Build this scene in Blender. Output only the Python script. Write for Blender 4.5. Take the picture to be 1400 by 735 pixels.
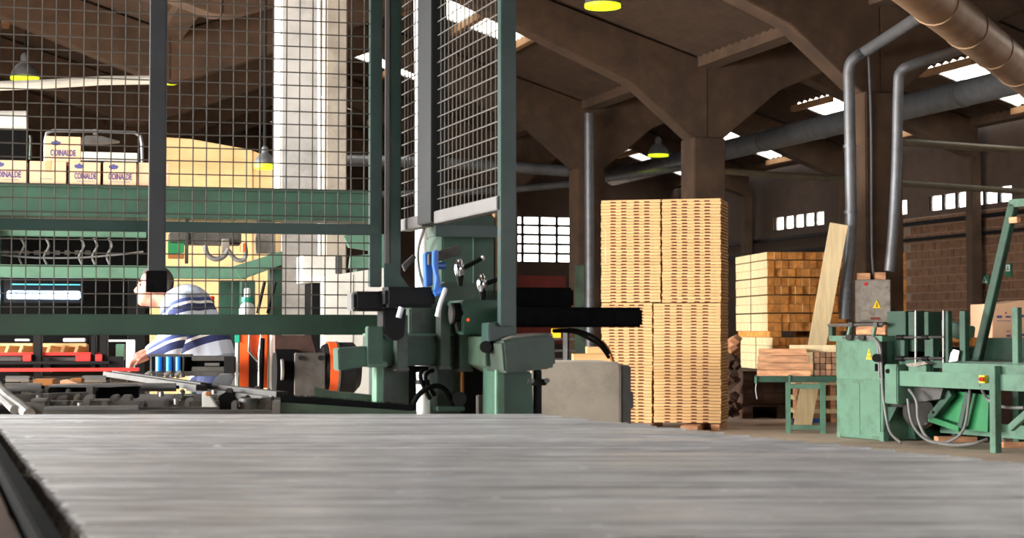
import bpy, bmesh, math, random
from mathutils import Vector, Matrix
random.seed(11)
for o in list(bpy.data.objects): bpy.data.objects.remove(o)
SC = bpy.context.scene
COL = SC.collection
# ---------------------------------------------------------------- camera
FPX, CH, HOR = 2250.0, 1.05, 450.0          # focal length in px of a 1400x735 frame, eye height, horizon row
TH = math.atan((HOR - 367.5) / FPX)
cam = bpy.data.cameras.new('camera'); cam.sensor_width = 36.0; cam.lens = FPX / 1400 * 36.0
cam.clip_start = 0.05; cam.clip_end = 300
cam.dof.use_dof = True; cam.dof.focus_distance = 9.0; cam.dof.aperture_fstop = 6.3
camo = bpy.data.objects.new('camera', cam); COL.objects.link(camo)
camo.location = (0, 0, CH); camo.rotation_euler = (math.pi / 2 + TH, 0, 0)
SC.camera = camo
# ---------------------------------------------------------------- world, light, exposure
wd = bpy.data.worlds.new('sky'); SC.world = wd; wd.use_nodes = True
bg = wd.node_tree.nodes['Background']
bg.inputs[0].default_value = (0.93, 0.97, 1.0, 1); bg.inputs[1].default_value = 7.0
# daylight through the long open doorway in the left side wall (out of frame)
al = bpy.data.lights.new('doorway_daylight', 'AREA'); al.shape = 'RECTANGLE'; al.size = 15.0; al.size_y = 3.0; al.energy = 3600; al.spread = math.radians(120); al.color = (1.0, 0.97, 0.92)
alo = bpy.data.objects.new('doorway_daylight', al); COL.objects.link(alo)
alo.location = (-8.79, 9.78, 1.6); alo.rotation_euler = Vector((0.9506, 0.3105, -0.42)).to_track_quat('-Z', 'Y').to_euler()
SC.view_settings.view_transform = 'Standard'; SC.view_settings.look = 'None'
SC.view_settings.gamma = 1; SC.view_settings.exposure = -0.2
SC.view_settings.use_curve_mapping = False

# ---------------------------------------------------------------- materials
def lin(c):
    r = []
    for v in c:
        v /= 255.0
        r.append(v / 12.92 if v <= 0.04045 else ((v + 0.055) / 1.055) ** 2.4)
    return (*r, 1)
MATS = {}
def M(name, col, rough=0.6, metal=0.0, var=0.18, scale=6.0, bump=0.0, stretch=(1, 1, 1), dirt=None, dirt_amt=0.5, dirt_scale=2.5, spec=0.5):
    m = bpy.data.materials.new(name); m.use_nodes = True
    nt = m.node_tree; N = nt.nodes; L = nt.links
    b = N['Principled BSDF']; b.inputs['Roughness'].default_value = rough; b.inputs['Metallic'].default_value = metal
    b.inputs['Specular IOR Level'].default_value = spec
    tc = N.new('ShaderNodeTexCoord'); mp = N.new('ShaderNodeMapping'); mp.inputs['Scale'].default_value = stretch
    oi = N.new('ShaderNodeObjectInfo'); ad = N.new('ShaderNodeVectorMath'); ad.operation = 'ADD'
    sc = N.new('ShaderNodeVectorMath'); sc.operation = 'SCALE'; sc.inputs['Scale'].default_value = 9.0
    cb = N.new('ShaderNodeCombineXYZ')
    for i in range(3): L.new(oi.outputs['Random'], cb.inputs[i])
    L.new(cb.outputs[0], sc.inputs[0]); L.new(tc.outputs['Object'], mp.inputs[0])
    L.new(mp.outputs[0], ad.inputs[0]); L.new(sc.outputs[0], ad.inputs[1])
    n = N.new('ShaderNodeTexNoise'); n.inputs['Scale'].default_value = scale; n.inputs['Detail'].default_value = 6
    L.new(ad.outputs[0], n.inputs['Vector'])
    c = lin(col); rp = N.new('ShaderNodeValToRGB')
    rp.color_ramp.elements[0].position = 0.3; rp.color_ramp.elements[1].position = 0.7
    rp.color_ramp.elements[0].color = (*[max(0, v * (1 - var)) for v in c[:3]], 1)
    rp.color_ramp.elements[1].color = (*[min(1, v * (1 + var)) for v in c[:3]], 1)
    L.new(n.outputs['Fac'], rp.inputs[0]); out = rp.outputs[0]
    # each object of a material differs a little in tone
    hv = N.new('ShaderNodeHueSaturation'); mr = N.new('ShaderNodeMapRange')
    mr.inputs['To Min'].default_value = 1 - var * 0.5; mr.inputs['To Max'].default_value = 1 + var * 0.5
    L.new(oi.outputs['Random'], mr.inputs[0]); L.new(mr.outputs[0], hv.inputs['Value']); L.new(out, hv.inputs['Color']); out = hv.outputs[0]
    if dirt:
        n2 = N.new('ShaderNodeTexNoise'); n2.inputs['Scale'].default_value = dirt_scale; n2.inputs['Detail'].default_value = 8
        n2.inputs['Roughness'].default_value = 0.7
        L.new(ad.outputs[0], n2.inputs['Vector'])
        r2 = N.new('ShaderNodeValToRGB'); r2.color_ramp.elements[0].position = 0.48; r2.color_ramp.elements[1].position = 0.68
        r2.color_ramp.elements[1].color = (dirt_amt,) * 3 + (1,)
        L.new(n2.outputs['Fac'], r2.inputs[0])
        mx = N.new('ShaderNodeMix'); mx.data_type = 'RGBA'
        L.new(r2.outputs[0], mx.inputs['Factor']); L.new(out, mx.inputs['A']); mx.inputs['B'].default_value = lin(dirt)
        out = mx.outputs['Result']
    L.new(out, b.inputs['Base Color'])
    if bump:
        bp = N.new('ShaderNodeBump'); bp.inputs['Strength'].default_value = bump; bp.inputs['Distance'].default_value = 0.02
        L.new(n.outputs['Fac'], bp.inputs['Height']); L.new(bp.outputs[0], b.inputs['Normal'])
    MATS[name] = m
    return m
def EM(name, col, strength):
    m = bpy.data.materials.new(name); m.use_nodes = True; nt = m.node_tree
    b = nt.nodes['Principled BSDF']; b.inputs['Base Color'].default_value = lin(col)
    b.inputs['Emission Color'].default_value = lin(col); b.inputs['Emission Strength'].default_value = strength
    MATS[name] = m; return m
def PANE(name, col, clear):
    m = bpy.data.materials.new(name); m.use_nodes = True; nt = m.node_tree; N = nt.nodes; L = nt.links
    N.remove(N['Principled BSDF']); o = N['Material Output']
    t = N.new('ShaderNodeBsdfTransparent'); t.inputs[0].default_value = lin(col)
    s = N.new('ShaderNodeBsdfTranslucent'); s.inputs[0].default_value = lin(col)
    x = N.new('ShaderNodeMixShader'); x.inputs[0].default_value = clear
    L.new(s.outputs[0], x.inputs[1]); L.new(t.outputs[0], x.inputs[2]); L.new(x.outputs[0], o.inputs['Surface'])
    MATS[name] = m; return m

M('green_light', (82, 120, 98), 0.5, 0, 0.12, 5, 0, dirt=(52, 66, 52), dirt_amt=0.6, dirt_scale=4)
M('green_mid', (38, 72, 56), 0.5, 0, 0.2, 6, 0, dirt=(35, 42, 34), dirt_amt=0.75, dirt_scale=5)
M('green_oil', (44, 62, 48), 0.45, 0, 0.3, 8, 0, dirt=(20, 23, 19), dirt_amt=0.85, dirt_scale=6)
M('beam_green', (30, 60, 44), 0.5, 0, 0.2, 6, 0, dirt=(24, 32, 26), dirt_amt=0.7)
M('green_dark', (13, 44, 37), 0.4, 0, 0.15, 8, 0, dirt=(60, 66, 64), dirt_amt=0.35, dirt_scale=5)
M('green_bright', (28, 118, 66), 0.5, 0, 0.12, 5)
M('post_dark', (46, 47, 51), 0.55, 0.1, 0.15, 10)
M('post_black', (24, 26, 27), 0.6, 0, 0.15, 10, spec=0.25)
M('pipe_dull', (84, 74, 54), 0.7, 0, 0.2, 6)
M('duct_rusty', (172, 142, 114), 0.5, 0.45, 0.2, 5, dirt=(140, 92, 54), dirt_amt=0.6)
M('iron_dark', (52, 50, 48), 0.65, 0.3, 0.3, 14, dirt=(30, 27, 25), dirt_amt=0.6, dirt_scale=8)
M('bright_metal', (238, 239, 246), 0.25, 0.4, 0.02, 5)
M('paint_grey', (88, 85, 84), 0.5, 0, 0.1, 8)
M('wire', (78, 75, 70), 0.55, 0.2, 0.15, 12)
M('black_rubber', (14, 14, 15), 0.95, 0, 0.2, 30, 0.2, spec=0.06)
M('black_paint', (15, 15, 16), 0.6, 0, 0.2, 10, spec=0.2)
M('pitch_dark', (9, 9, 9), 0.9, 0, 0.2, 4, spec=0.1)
M('steel', (128, 126, 124), 0.42, 0.75, 0.2, 20, 0, (1, 8, 8), dirt=(60, 55, 50), dirt_amt=0.5)
M('steel_dark', (78, 76, 74), 0.5, 0.5, 0.25, 12, 0, dirt=(40, 34, 30), dirt_amt=0.6)
M('iron_dusty', (84, 80, 76), 0.7, 0.3, 0.25, 14, 0.1, dirt=(52, 47, 42), dirt_amt=0.7, dirt_scale=8)
M('chrome', (225, 228, 232), 0.12, 1.0, 0.03, 5)
M('galvanized', (124, 126, 130), 0.5, 0.6, 0.12, 9, 0, dirt=(90, 80, 70), dirt_amt=0.4)
M('slat_steel', (206, 205, 206), 0.27, 0.3, 0.24, 26, 0.12, (0.35, 4, 4), dirt=(136, 133, 132), dirt_amt=0.6, dirt_scale=7)
M('rust', (70, 48, 40), 0.75, 0.2, 0.3, 14, 0.1)
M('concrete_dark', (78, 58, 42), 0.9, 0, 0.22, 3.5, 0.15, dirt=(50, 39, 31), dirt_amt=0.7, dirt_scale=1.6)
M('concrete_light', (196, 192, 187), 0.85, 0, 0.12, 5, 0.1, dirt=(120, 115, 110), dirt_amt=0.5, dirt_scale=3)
M('concrete_block', (176, 166, 152), 0.9, 0, 0.15, 6, 0.15, dirt=(120, 110, 98), dirt_amt=0.6, dirt_scale=2.5)
M('floor_concrete', (192, 172, 152), 0.85, 0, 0.15, 1.8, 0.05, dirt=(108, 88, 74), dirt_amt=0.7, dirt_scale=0.6)
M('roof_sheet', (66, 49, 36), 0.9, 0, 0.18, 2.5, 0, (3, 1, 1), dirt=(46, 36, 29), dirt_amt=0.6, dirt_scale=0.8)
M('roof_wood', (150, 112, 76), 0.85, 0, 0.2, 4)
M('masonry', (74, 57, 46), 0.95, 0, 0.2, 5, 0.2, dirt=(66, 50, 40), dirt_amt=0.6)
M('block', (112, 80, 58), 0.95, 0, 0.3, 9, 0.25, dirt=(82, 58, 44), dirt_amt=0.6, dirt_scale=5)
M('mortar', (138, 118, 102), 0.95, 0, 0.15, 8)
M('pine', (216, 172, 118), 0.65, 0, 0.12, 4, 0, (0.5, 6, 9), dirt=(200, 148, 84), dirt_amt=0.6, dirt_scale=3)
M('pine_pale', (236, 212, 166), 0.65, 0, 0.1, 4, 0, (6, 6, 0.6), dirt=(214, 176, 120), dirt_amt=0.5, dirt_scale=3)
M('pine_end', (230, 152, 74), 0.75, 0, 0.3, 12, 0, dirt=(170, 100, 44), dirt_amt=0.6, dirt_scale=9)
M('batten_brown', (104, 50, 22), 0.8, 0, 0.2, 8)
M('beam_wood', (205, 150, 110), 0.75, 0, 0.4, 6, 0, (1, 5, 5), dirt=(150, 98, 68), dirt_amt=0.6)
M('beam_end', (150, 110, 82), 0.85, 0, 0.35, 9, dirt=(60, 40, 28), dirt_amt=0.8)
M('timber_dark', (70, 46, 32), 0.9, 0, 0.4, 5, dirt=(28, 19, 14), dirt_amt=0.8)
M('plywood', (226, 192, 138), 0.7, 0, 0.08, 2.5, 0, (1, 1, 3), dirt=(196, 150, 96), dirt_amt=0.6, dirt_scale=1.3)
M('cardboard', (226, 180, 144), 0.8, 0, 0.05, 5)
M('tape', (205, 160, 116), 0.45, 0, 0.05, 5)
M('print_blue', (72, 74, 128), 0.7, 0, 0.05, 5)
M('print_red', (150, 60, 60), 0.7, 0, 0.05, 5)
M('cabinet_white', (206, 204, 196), 0.55, 0, 0.06, 4, 0, dirt=(150, 144, 132), dirt_amt=0.4)
M('box_grey', (140, 132, 122), 0.6, 0.1, 0.2, 12, 0, dirt=(90, 72, 62), dirt_amt=0.6, dirt_scale=14)
M('yellow', (240, 200, 30), 0.5, 0, 0.03, 5)
M('orange', (236, 92, 30), 0.45, 0, 0.06, 5)
M('orange_brown', (150, 92, 34), 0.7, 0, 0.2, 6)
M('red', (196, 36, 28), 0.5, 0, 0.1, 5)
M('red_dark', (120, 40, 32), 0.7, 0, 0.15, 3)
M('blue', (38, 92, 170), 0.4, 0, 0.06, 5)
M('blue_bright', (22, 128, 232), 0.35, 0, 0.05, 5)
M('teal', (30, 160, 130), 0.4, 0, 0.05, 5)
M('white', (236, 236, 234), 0.6, 0, 0.03, 5)
M('sign_green', (40, 110, 76), 0.6, 0, 0.05, 5)
M('skin', (178, 118, 98), 0.55, 0, 0.06, 20)
M('hair', (70, 62, 56), 0.7, 0, 0.3, 60)
M('trouser', (46, 56, 92), 0.85, 0, 0.1, 20)
M('glove', (214, 160, 80), 0.8, 0, 0.1, 20)
M('sweater_base', (186, 196, 214), 0.9, 0, 0.05, 20)
M('hose_grey', (110, 108, 106), 0.5, 0, 0.1, 10)
nt = MATS['slat_steel'].node_tree; N_, L_ = nt.nodes, nt.links; b_ = N_['Principled BSDF']; src = b_.inputs['Base Color'].links[0].from_socket
n_ = N_.new('ShaderNodeTexNoise'); n_.inputs['Scale'].default_value = 38; n_.inputs['Detail'].default_value = 2; r_ = N_.new('ShaderNodeValToRGB'); r_.color_ramp.elements[0].position = 0.69; r_.color_ramp.elements[1].position = 0.74
mp_ = N_.new('ShaderNodeMapping'); mp_.inputs['Scale'].default_value = (0.5, 1, 1); L_.new(N_['Texture Coordinate'].outputs['Object'], mp_.inputs[0]); L_.new(mp_.outputs[0], n_.inputs['Vector']); L_.new(n_.outputs['Fac'], r_.inputs[0])
x_ = N_.new('ShaderNodeMix'); x_.data_type = 'RGBA'; L_.new(r_.outputs[0], x_.inputs['Factor']); L_.new(src, x_.inputs['A']); x_.inputs['B'].default_value = (0.85, 0.85, 0.86, 1); L_.new(x_.outputs['Result'], b_.inputs['Base Color'])
EM('lamp_glow', (226, 250, 40), 1.2)
EM('tube_glow', (196, 226, 255), 9.0)
EM('tube_edge', (90, 190, 200), 0.35)
PANE('skylight_sheet', (255, 252, 246), 0.85)
PANE('window_pane', (255, 250, 246), 0.88)

# ---------------------------------------------------------------- geometry helpers
def ray(px, py):
    a = (px - 700) / FPX; b = (367.5 - py) / FPX
    y = math.cos(TH) - b * math.sin(TH); z = math.sin(TH) + b * math.cos(TH)
    return Vector((a / y, 1.0, z / y))
EYE = Vector((0, 0, CH))
def PX(px, py, d): return EYE + ray(px, py) * d                 # world point at distance d into the hall
def PZ(px, py, z):                                              # world point at height z
    r = ray(px, py); return EYE + r * ((z - CH) / r.z)
class F:                                                        # an upright frame: origin and heading
    def __init__(s, p, rot=0, z=0.0):
        s.p = Vector((p[0], p[1], z)); s.r = math.radians(rot); s.obj = None
        s.c, s.s = math.cos(s.r), math.sin(s.r)
    def loc(s, w):
        d = Vector(w) - s.p; return Vector((d.x * s.c + d.y * s.s, -d.x * s.s + d.y * s.c, d.z))
    def world(s, l):
        return s.p + Vector((l[0] * s.c - l[1] * s.s, l[0] * s.s + l[1] * s.c, l[2]))
    def pl(s, px, py, off=0.0):
        d = ray(px, py); n = Vector((-s.s, s.c, 0)); t = (off + n.dot(s.p - EYE)) / n.dot(d)
        return s.loc(EYE + d * t)
def sub(fr, p, rot=None, z=0.0): return F(p, math.degrees(fr.r) if rot is None else rot, z)
class G:
    def __init__(s): s.v = []; s.f = []; s.mi = []
    def add(s, vs, fs, mi=0):
        o = len(s.v); s.v += [tuple(v) for v in vs]; s.f += [tuple(i + o for i in f) for f in fs]; s.mi += [mi] * len(fs)
        return s
    def box(s, a, b, mi=0):
        x0, x1 = sorted((a[0], b[0])); y0, y1 = sorted((a[1], b[1])); z0, z1 = sorted((a[2], b[2]))
        v = [(x0, y0, z0), (x1, y0, z0), (x1, y1, z0), (x0, y1, z0), (x0, y0, z1), (x1, y0, z1), (x1, y1, z1), (x0, y1, z1)]
        return s.add(v, [(3, 2, 1, 0), (4, 5, 6, 7), (0, 1, 5, 4), (1, 2, 6, 5), (2, 3, 7, 6), (3, 0, 4, 7)], mi)
    def obox(s, a, b, w, t, side=Vector((0, 1, 0)), mi=0):      # a bar from a to b: width w across, thickness t along side
        a = Vector(a); b = Vector(b); d = (b - a).normalized(); n = side.copy(); n = (n - d * n.dot(d)).normalized(); u = d.cross(n)
        q = [u * (-w / 2) + n * (-t / 2), u * (w / 2) + n * (-t / 2), u * (w / 2) + n * (t / 2), u * (-w / 2) + n * (t / 2)]
        return s.add([a + k for k in q] + [b + k for k in q], [(0, 1, 2, 3), (7, 6, 5, 4), (0, 4, 5, 1), (1, 5, 6, 2), (2, 6, 7, 3), (3, 7, 4, 0)], mi)
    def prism(s, pts, off, t, mi=0):                            # polygon in local x,z pushed along y
        n = len(pts)
        v = [(p[0], off, p[1]) for p in pts] + [(p[0], off + t, p[1]) for p in pts]
        f = [tuple(range(n)), tuple(range(2 * n - 1, n - 1, -1))] + [(i, i + n, (i + 1) % n + n, (i + 1) % n) for i in range(n)]
        return s.add(v, f, mi)
    def tube(s, pts, r, seg=8, caps=True, mi=0):
        pts = [Vector(p) for p in pts]; n = len(pts)
        rr = r if isinstance(r, (list, tuple)) else [r] * n
        vs = []; ref = None
        for i, p in enumerate(pts):
            d = (pts[min(i + 1, n - 1)] - pts[max(i - 1, 0)]).normalized()
            if ref is None: ref = Vector((0, 0, 1)) if abs(d.z) < 0.9 else Vector((1, 0, 0))
            u = (ref - d * ref.dot(d)).normalized(); w = d.cross(u); ref = u
            for k in range(seg):
                a = 2 * math.pi * k / seg; vs.append(p + (u * math.cos(a) + w * math.sin(a)) * rr[i])
        fs = [(i * seg + k, i * seg + (k + 1) % seg, (i + 1) * seg + (k + 1) % seg, (i + 1) * seg + k) for i in range(n - 1) for k in range(seg)]
        if caps: fs += [tuple(range(seg - 1, -1, -1)), tuple(range((n - 1) * seg, n * seg))]
        return s.add(vs, fs, mi)
    def lathe(s, c, prof, axis=(0, 0, 1), seg=16, mi=0):        # prof: (radius, distance along axis)
        c = Vector(c); ax = Vector(axis).normalized()
        return s.tube2([c + ax * h for _, h in prof], [max(r, 1e-4) for r, _ in prof], ax, seg, mi)
    def tube2(s, pts, rr, ax, seg, mi):
        ref = Vector((0, 0, 1)) if abs(ax.z) < 0.9 else Vector((1, 0, 0)); u = (ref - ax * ref.dot(ax)).normalized(); w = ax.cross(u)
        vs = [p + (u * math.cos(2 * math.pi * k / seg) + w * math.sin(2 * math.pi * k / seg)) * r for p, r in zip(pts, rr) for k in range(seg)]
        n = len(pts)
        fs = [(i * seg + k, i * seg + (k + 1) % seg, (i + 1) * seg + (k + 1) % seg, (i + 1) * seg + k) for i in range(n - 1) for k in range(seg)]
        fs += [tuple(range(seg - 1, -1, -1)), tuple(range((n - 1) * seg, n * seg))]
        return s.add(vs, fs, mi)
    def mesh(s, name, mats, bev=0, smooth=True, ang=35):
        me = bpy.data.meshes.new(name); me.from_pydata(s.v, [], s.f)
        for m in (mats if isinstance(mats, (list, tuple)) else [mats]): me.materials.append(MATS[m] if isinstance(m, str) else m)
        for p, i in zip(me.polygons, s.mi): p.material_index = i
        bm = bmesh.new(); bm.from_mesh(me); bmesh.ops.recalc_face_normals(bm, faces=bm.faces)
        if bev: bmesh.ops.bevel(bm, geom=bm.edges[:], offset=bev, segments=2, affect='EDGES', clamp_overlap=True)
        bm.to_mesh(me); bm.free()
        if smooth:
            me.shade_smooth(); me.set_sharp_from_angle(angle=math.radians(ang))
        return me
def smoothpts(pts, n=6):                                        # Catmull-Rom through the points
    pts = [Vector(p) for p in pts]; out = []
    for i in range(len(pts) - 1):
        p0, p1, p2, p3 = pts[max(i - 1, 0)], pts[i], pts[i + 1], pts[min(i + 2, len(pts) - 1)]
        for k in range(n):
            t = k / n
            out.append(0.5 * ((2 * p1) + (p2 - p0) * t + (2 * p0 - 5 * p1 + 4 * p2 - p3) * t * t + (3 * p1 - p0 - 3 * p2 + p3) * t ** 3))
    return out + [pts[-1]]
def tag(o, label=None, cat=None, group=None, kind=None):
    if label: o['label'] = label
    if cat: o['category'] = cat
    if group: o['group'] = group
    if kind: o['kind'] = kind
    return o
def thing(name, label, cat, fr, group=None, kind=None):
    o = bpy.data.objects.new(name, None); o.empty_display_size = 0.1; COL.objects.link(o)
    o.location = fr.p; o.rotation_euler = (0, 0, fr.r); fr.obj = o
    tag(o, label, cat, group, kind); return fr
def part(th, name, me, parent=None, loc=None, rot=None, label=None):
    o = bpy.data.objects.new(name, me); COL.objects.link(o); o.parent = parent or th.obj
    if loc is not None: o.location = loc
    if rot is not None: o.rotation_euler = rot
    if label: o['label'] = label
    return o
def solo(name, me, fr, label, cat, group=None, kind=None):
    o = bpy.data.objects.new(name, me); COL.objects.link(o); o.location = fr.p; o.rotation_euler = (0, 0, fr.r)
    return tag(o, label, cat, group, kind)
# pixel-measured parts on a thing's own plane
def gbox(fr, x0, y0, x1, y1, off, t, g=None, mi=0):
    a = fr.pl(x0, y1, off); b = fr.pl(x1, y0, off); g = g or G()
    return g.box((a.x, off, a.z), (b.x, off + t, b.z), mi)
def pbox(th, name, mat, x0, y0, x1, y1, off=0.0, t=0.05, bev=0.003, parent=None, label=None):
    return part(th, name, gbox(th, x0, y0, x1, y1, off, t).mesh(name, mat, bev), parent, label=label)
def ppoly(th, name, mat, pts, off=0.0, t=0.05, bev=0.0, parent=None, label=None):
    q = [th.pl(x, y, off) for x, y in pts]
    return part(th, name, G().prism([(p.x, p.z) for p in q], off, t).mesh(name, mat, bev), parent, label=label)
def ptube(th, name, mat, pts, r, seg=8, sm=0, parent=None, label=None):
    q = [th.pl(x, y, o) for x, y, o in pts]
    if sm: q = smoothpts(q, sm)
    return part(th, name, G().tube(q, r, seg).mesh(name, mat), parent, label=label)
def pbar(th, name, mat, p, q, w, t, parent=None, label=None):
    a = th.pl(*p); b = th.pl(*q)
    return part(th, name, G().obox(a, b, w, t).mesh(name, mat, min(w, t) * 0.08), parent, label=label)
def leg_to_floor(th, name, mat, x0, x1, ytop, off, t):          # a leg whose foot stands on the floor
    a = th.pl(x0, ytop, off); b = th.pl(x1, ytop, off)
    return part(th, name, G().box((a.x, off, -th.p.z), (b.x, off + t, a.z)).mesh(name, mat, 0.003))
def text_mesh(s, size, mat, bold=0.0):
    cu = bpy.data.curves.new('t', 'FONT'); cu.body = s; cu.size = size; cu.align_x = 'CENTER'; cu.extrude = 0.0008; cu.offset = bold; cu.resolution_u = 3
    o = bpy.data.objects.new('t', cu); COL.objects.link(o); bpy.context.view_layer.update()
    me = bpy.data.meshes.new_from_object(o.evaluated_get(bpy.context.evaluated_depsgraph_get()))
    bpy.data.objects.remove(o); me.materials.clear(); me.materials.append(MATS[mat]); return me
# ================================================================ THE HALL
UA = math.degrees(math.atan2(0.3105, 0.9506))                   # the hall's cross direction
BAY, DZ0, X0 = 4.277, 22.5, 9.97
def HW(k, t): d = DZ0 + BAY * k; return Vector((X0 - 0.3267 * d + 0.9506 * t, d + 0.3105 * t))
HF = F(HW(0, 0), UA)                                            # hall frame: local x = across, local y = along the hall
BL = BAY / 0.9506                                               # bay length along local y
SPAN, TH0, RZ, VZ = 7.3, -7.22, 5.86, 4.72
g = G(); g.box((-40, -45, -0.3), (30, 40, 0)); solo('floor', g.mesh('floor', 'floor_concrete'), HF, 'dusty brownish grey concrete factory floor', 'floor', kind='structure')
# --- roof: three valleys, corrugated sheets bay by bay
ceil = thing('ceiling', 'dark corrugated sheet roof on concrete rafters', 'roof', F(HF.p.xy, UA), kind='structure')
def sheet(y0, y1, ta, za, tb, zb, thick=True):
    n = max(4, int((y1 - y0) / 0.19) * 4); vs = []
    for i in range(n + 1):
        y = y0 + (y1 - y0) * i / n; w = 0.022 * math.sin(2 * math.pi * i / 4 + 0.6)
        vs += [(ta, y, za + w), (tb, y, zb + w), (ta, y, za + w + 0.012), (tb, y, zb + w + 0.012)]
    fs = []
    for i in range(n):
        a = 4 * i; b = a + 4
        fs += [(a, b, b + 1, a + 1), (a + 3, b + 3, b + 2, a + 2), (a, a + 2, b + 2, b), (a + 1, b + 1, b + 3, a + 3)]
    fs += [(0, 1, 3, 2), (4 * n, 4 * n + 2, 4 * n + 3, 4 * n + 1)]
    g = G(); g.add(vs, fs); return g
slopes = []                                                     # (valley t, valley z, ridge t, ridge z, has skylight, from, to)
for tv in (TH0 * 2, TH0, 0.0):
    tr = tv + SPAN / 2
    slopes.append((tv, VZ, tr, RZ, None))
    slopes.append((tv + SPAN * (1 if tv >= 0 else TH0 / -SPAN), VZ, tr, RZ, (0.02, 0.47) if tv < 0 else (0.46, 0.94)))
for (tv, zv, tr, zr, sky) in slopes:
    for k in range(-7, 4):
        y0, y1 = k * BL, (k + 1) * BL; m = (y0 + y1) / 2; hw = 0.5 if tv <= 0 else 0.66
        if sky is None or k < -6:
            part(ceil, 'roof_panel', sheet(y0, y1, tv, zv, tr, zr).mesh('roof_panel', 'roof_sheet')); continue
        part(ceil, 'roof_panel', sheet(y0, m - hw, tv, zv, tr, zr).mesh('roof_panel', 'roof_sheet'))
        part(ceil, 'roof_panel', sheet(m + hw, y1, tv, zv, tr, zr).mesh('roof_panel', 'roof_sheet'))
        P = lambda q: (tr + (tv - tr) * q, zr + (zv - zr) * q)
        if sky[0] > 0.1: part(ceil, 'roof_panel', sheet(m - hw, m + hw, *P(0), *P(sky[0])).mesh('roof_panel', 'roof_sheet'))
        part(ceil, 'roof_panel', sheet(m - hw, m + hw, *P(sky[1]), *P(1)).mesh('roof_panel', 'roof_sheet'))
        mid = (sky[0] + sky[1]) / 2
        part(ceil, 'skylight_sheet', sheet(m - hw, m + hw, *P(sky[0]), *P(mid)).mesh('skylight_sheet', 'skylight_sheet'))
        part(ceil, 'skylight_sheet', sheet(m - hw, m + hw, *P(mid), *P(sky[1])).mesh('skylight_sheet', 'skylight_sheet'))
        for q in (sky[0], mid, sky[1]):                          # timber purlins under the sheet joints
            x, z = P(q); part(ceil, 'purlin', G().box((x - 0.05, m - 0.75, z - 0.14), (x + 0.05, m + 0.75, z - 0.03)).mesh('purlin', 'roof_wood', 0.004))
# valley gutters
for tv in (TH0 * 2, TH0, 0, SPAN):
    part(ceil, 'valley_gutter', G().box((tv - 0.14, -7 * BL, VZ - 0.1), (tv + 0.14, 4 * BL, VZ + 0.05)).mesh('valley_gutter', 'concrete_dark'))
# --- concrete frames with haunched columns
def frame_profile(half, right):
    s = 1 if right else -1
    pts = [(0, 3.65), (s * 0.23, 3.65), (s * 1.1, 4.36), (s * half, 5.42), (s * half, RZ - 0.04), (0, VZ - 0.02)]
    return pts
def concrete_frame(k, tv, label, mat='concrete_dark', column=True, l=True, r=True, w=0.32, cw=0.23, small=False):
    fr = thing('concrete_frame', label, 'column', F(HW(k, tv), UA), kind='structure')
    if column: part(fr, 'column', G().box((-cw, -cw, 0), (cw, cw, 3.65 if not small else 4.2)).mesh('column', mat, 0.012))
    for rr in ((False,) if l else ()) + ((True,) if r else ()):
        p = frame_profile(SPAN / 2, rr)
        if small: sg = 1 if rr else -1; p[0] = (0, 4.1); p[1] = (sg * 0.1, 4.1); p[2] = (sg * 0.7, 4.3)
        part(fr, 'haunched_rafter', G().prism(p, -w / 2, w).mesh('haunched_rafter', 'concrete_dark', 0.01))
    return fr
nm = {-1: 'concrete column with flared head behind the green machine and grey switch box', 0: 'concrete column with flared head rising behind the pine panel stack',
      1: 'concrete column with flared head left of the pine panel stack, pipe alongside', 2: 'far concrete frame behind the pipe clad column', 3: 'farthest concrete frame by the end wall',
      -2: 'nearest concrete frame overhead on the right'}
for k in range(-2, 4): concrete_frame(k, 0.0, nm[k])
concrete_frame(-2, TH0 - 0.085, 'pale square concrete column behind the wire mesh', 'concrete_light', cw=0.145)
cp = thing('concrete_post', 'dull brownish concrete post just right of the pale column', 'column', F(PX(456, 450, 13.0).xy, UA), kind='structure')
part(cp, 'post_shaft', G().box((-0.085, -0.085, 0), (0.085, 0.085, 4.75)).mesh('post_shaft', 'concrete_block', 0.01))
for k in (-1, 0, 1, 2, 3): concrete_frame(k, TH0, ['dark rafter', 'second dark rafter', 'third dark rafter', 'fourth dark rafter', 'fifth dark rafter'][k + 1] + ' of the left valley beyond the pale column', column=False, small=True)
for k in range(-2, 4): concrete_frame(k, SPAN, 'concrete half frame against the block wall, bay %s from the end' % ['six', 'five', 'four', 'three', 'two', 'one'][k + 2], r=False, cw=0.1, small=True)
# --- end wall with the gridded window
YB = 3.98 * BL
wb = F(HF.p.xy, UA)
wx0, wx1 = 2.95, 6.1; wz0, wz1 = 2.70, 3.86
g = G(); g.box((-15, YB, 0), (wx0, YB + 0.25, 6)); g.box((wx1, YB, 0), (8.2, YB + 0.25, 6)); g.box((wx0, YB, 0), (wx1, YB + 0.25, wz0)); g.box((wx0, YB, wz1), (wx1, YB + 0.25, 6))
solo('wall_back', g.mesh('wall_back', 'masonry'), wb, 'dim masonry end wall of the hall', 'wall', kind='structure')
wf = thing('window_1', 'bright steel framed window of small panes in the end wall', 'window', F(HF.world((wx0, YB, 0)).xy, UA), kind='structure')
nc, nr = 7, 5; cwid = (wx1 - wx0) / nc; rh = (wz1 - wz0) / nr
for i in range(nc + 1): part(wf, 'glazing_bar', G().box((i * cwid - 0.032, 0.08, wz0), (i * cwid + 0.032, 0.14, wz1)).mesh('glazing_bar', 'black_paint'))
for j in range(nr + 1): part(wf, 'glazing_bar', G().box((0, 0.075, wz0 + j * rh - 0.03), (wx1 - wx0, 0.145, wz0 + j * rh + 0.03)).mesh('glazing_bar', 'black_paint'))
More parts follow.
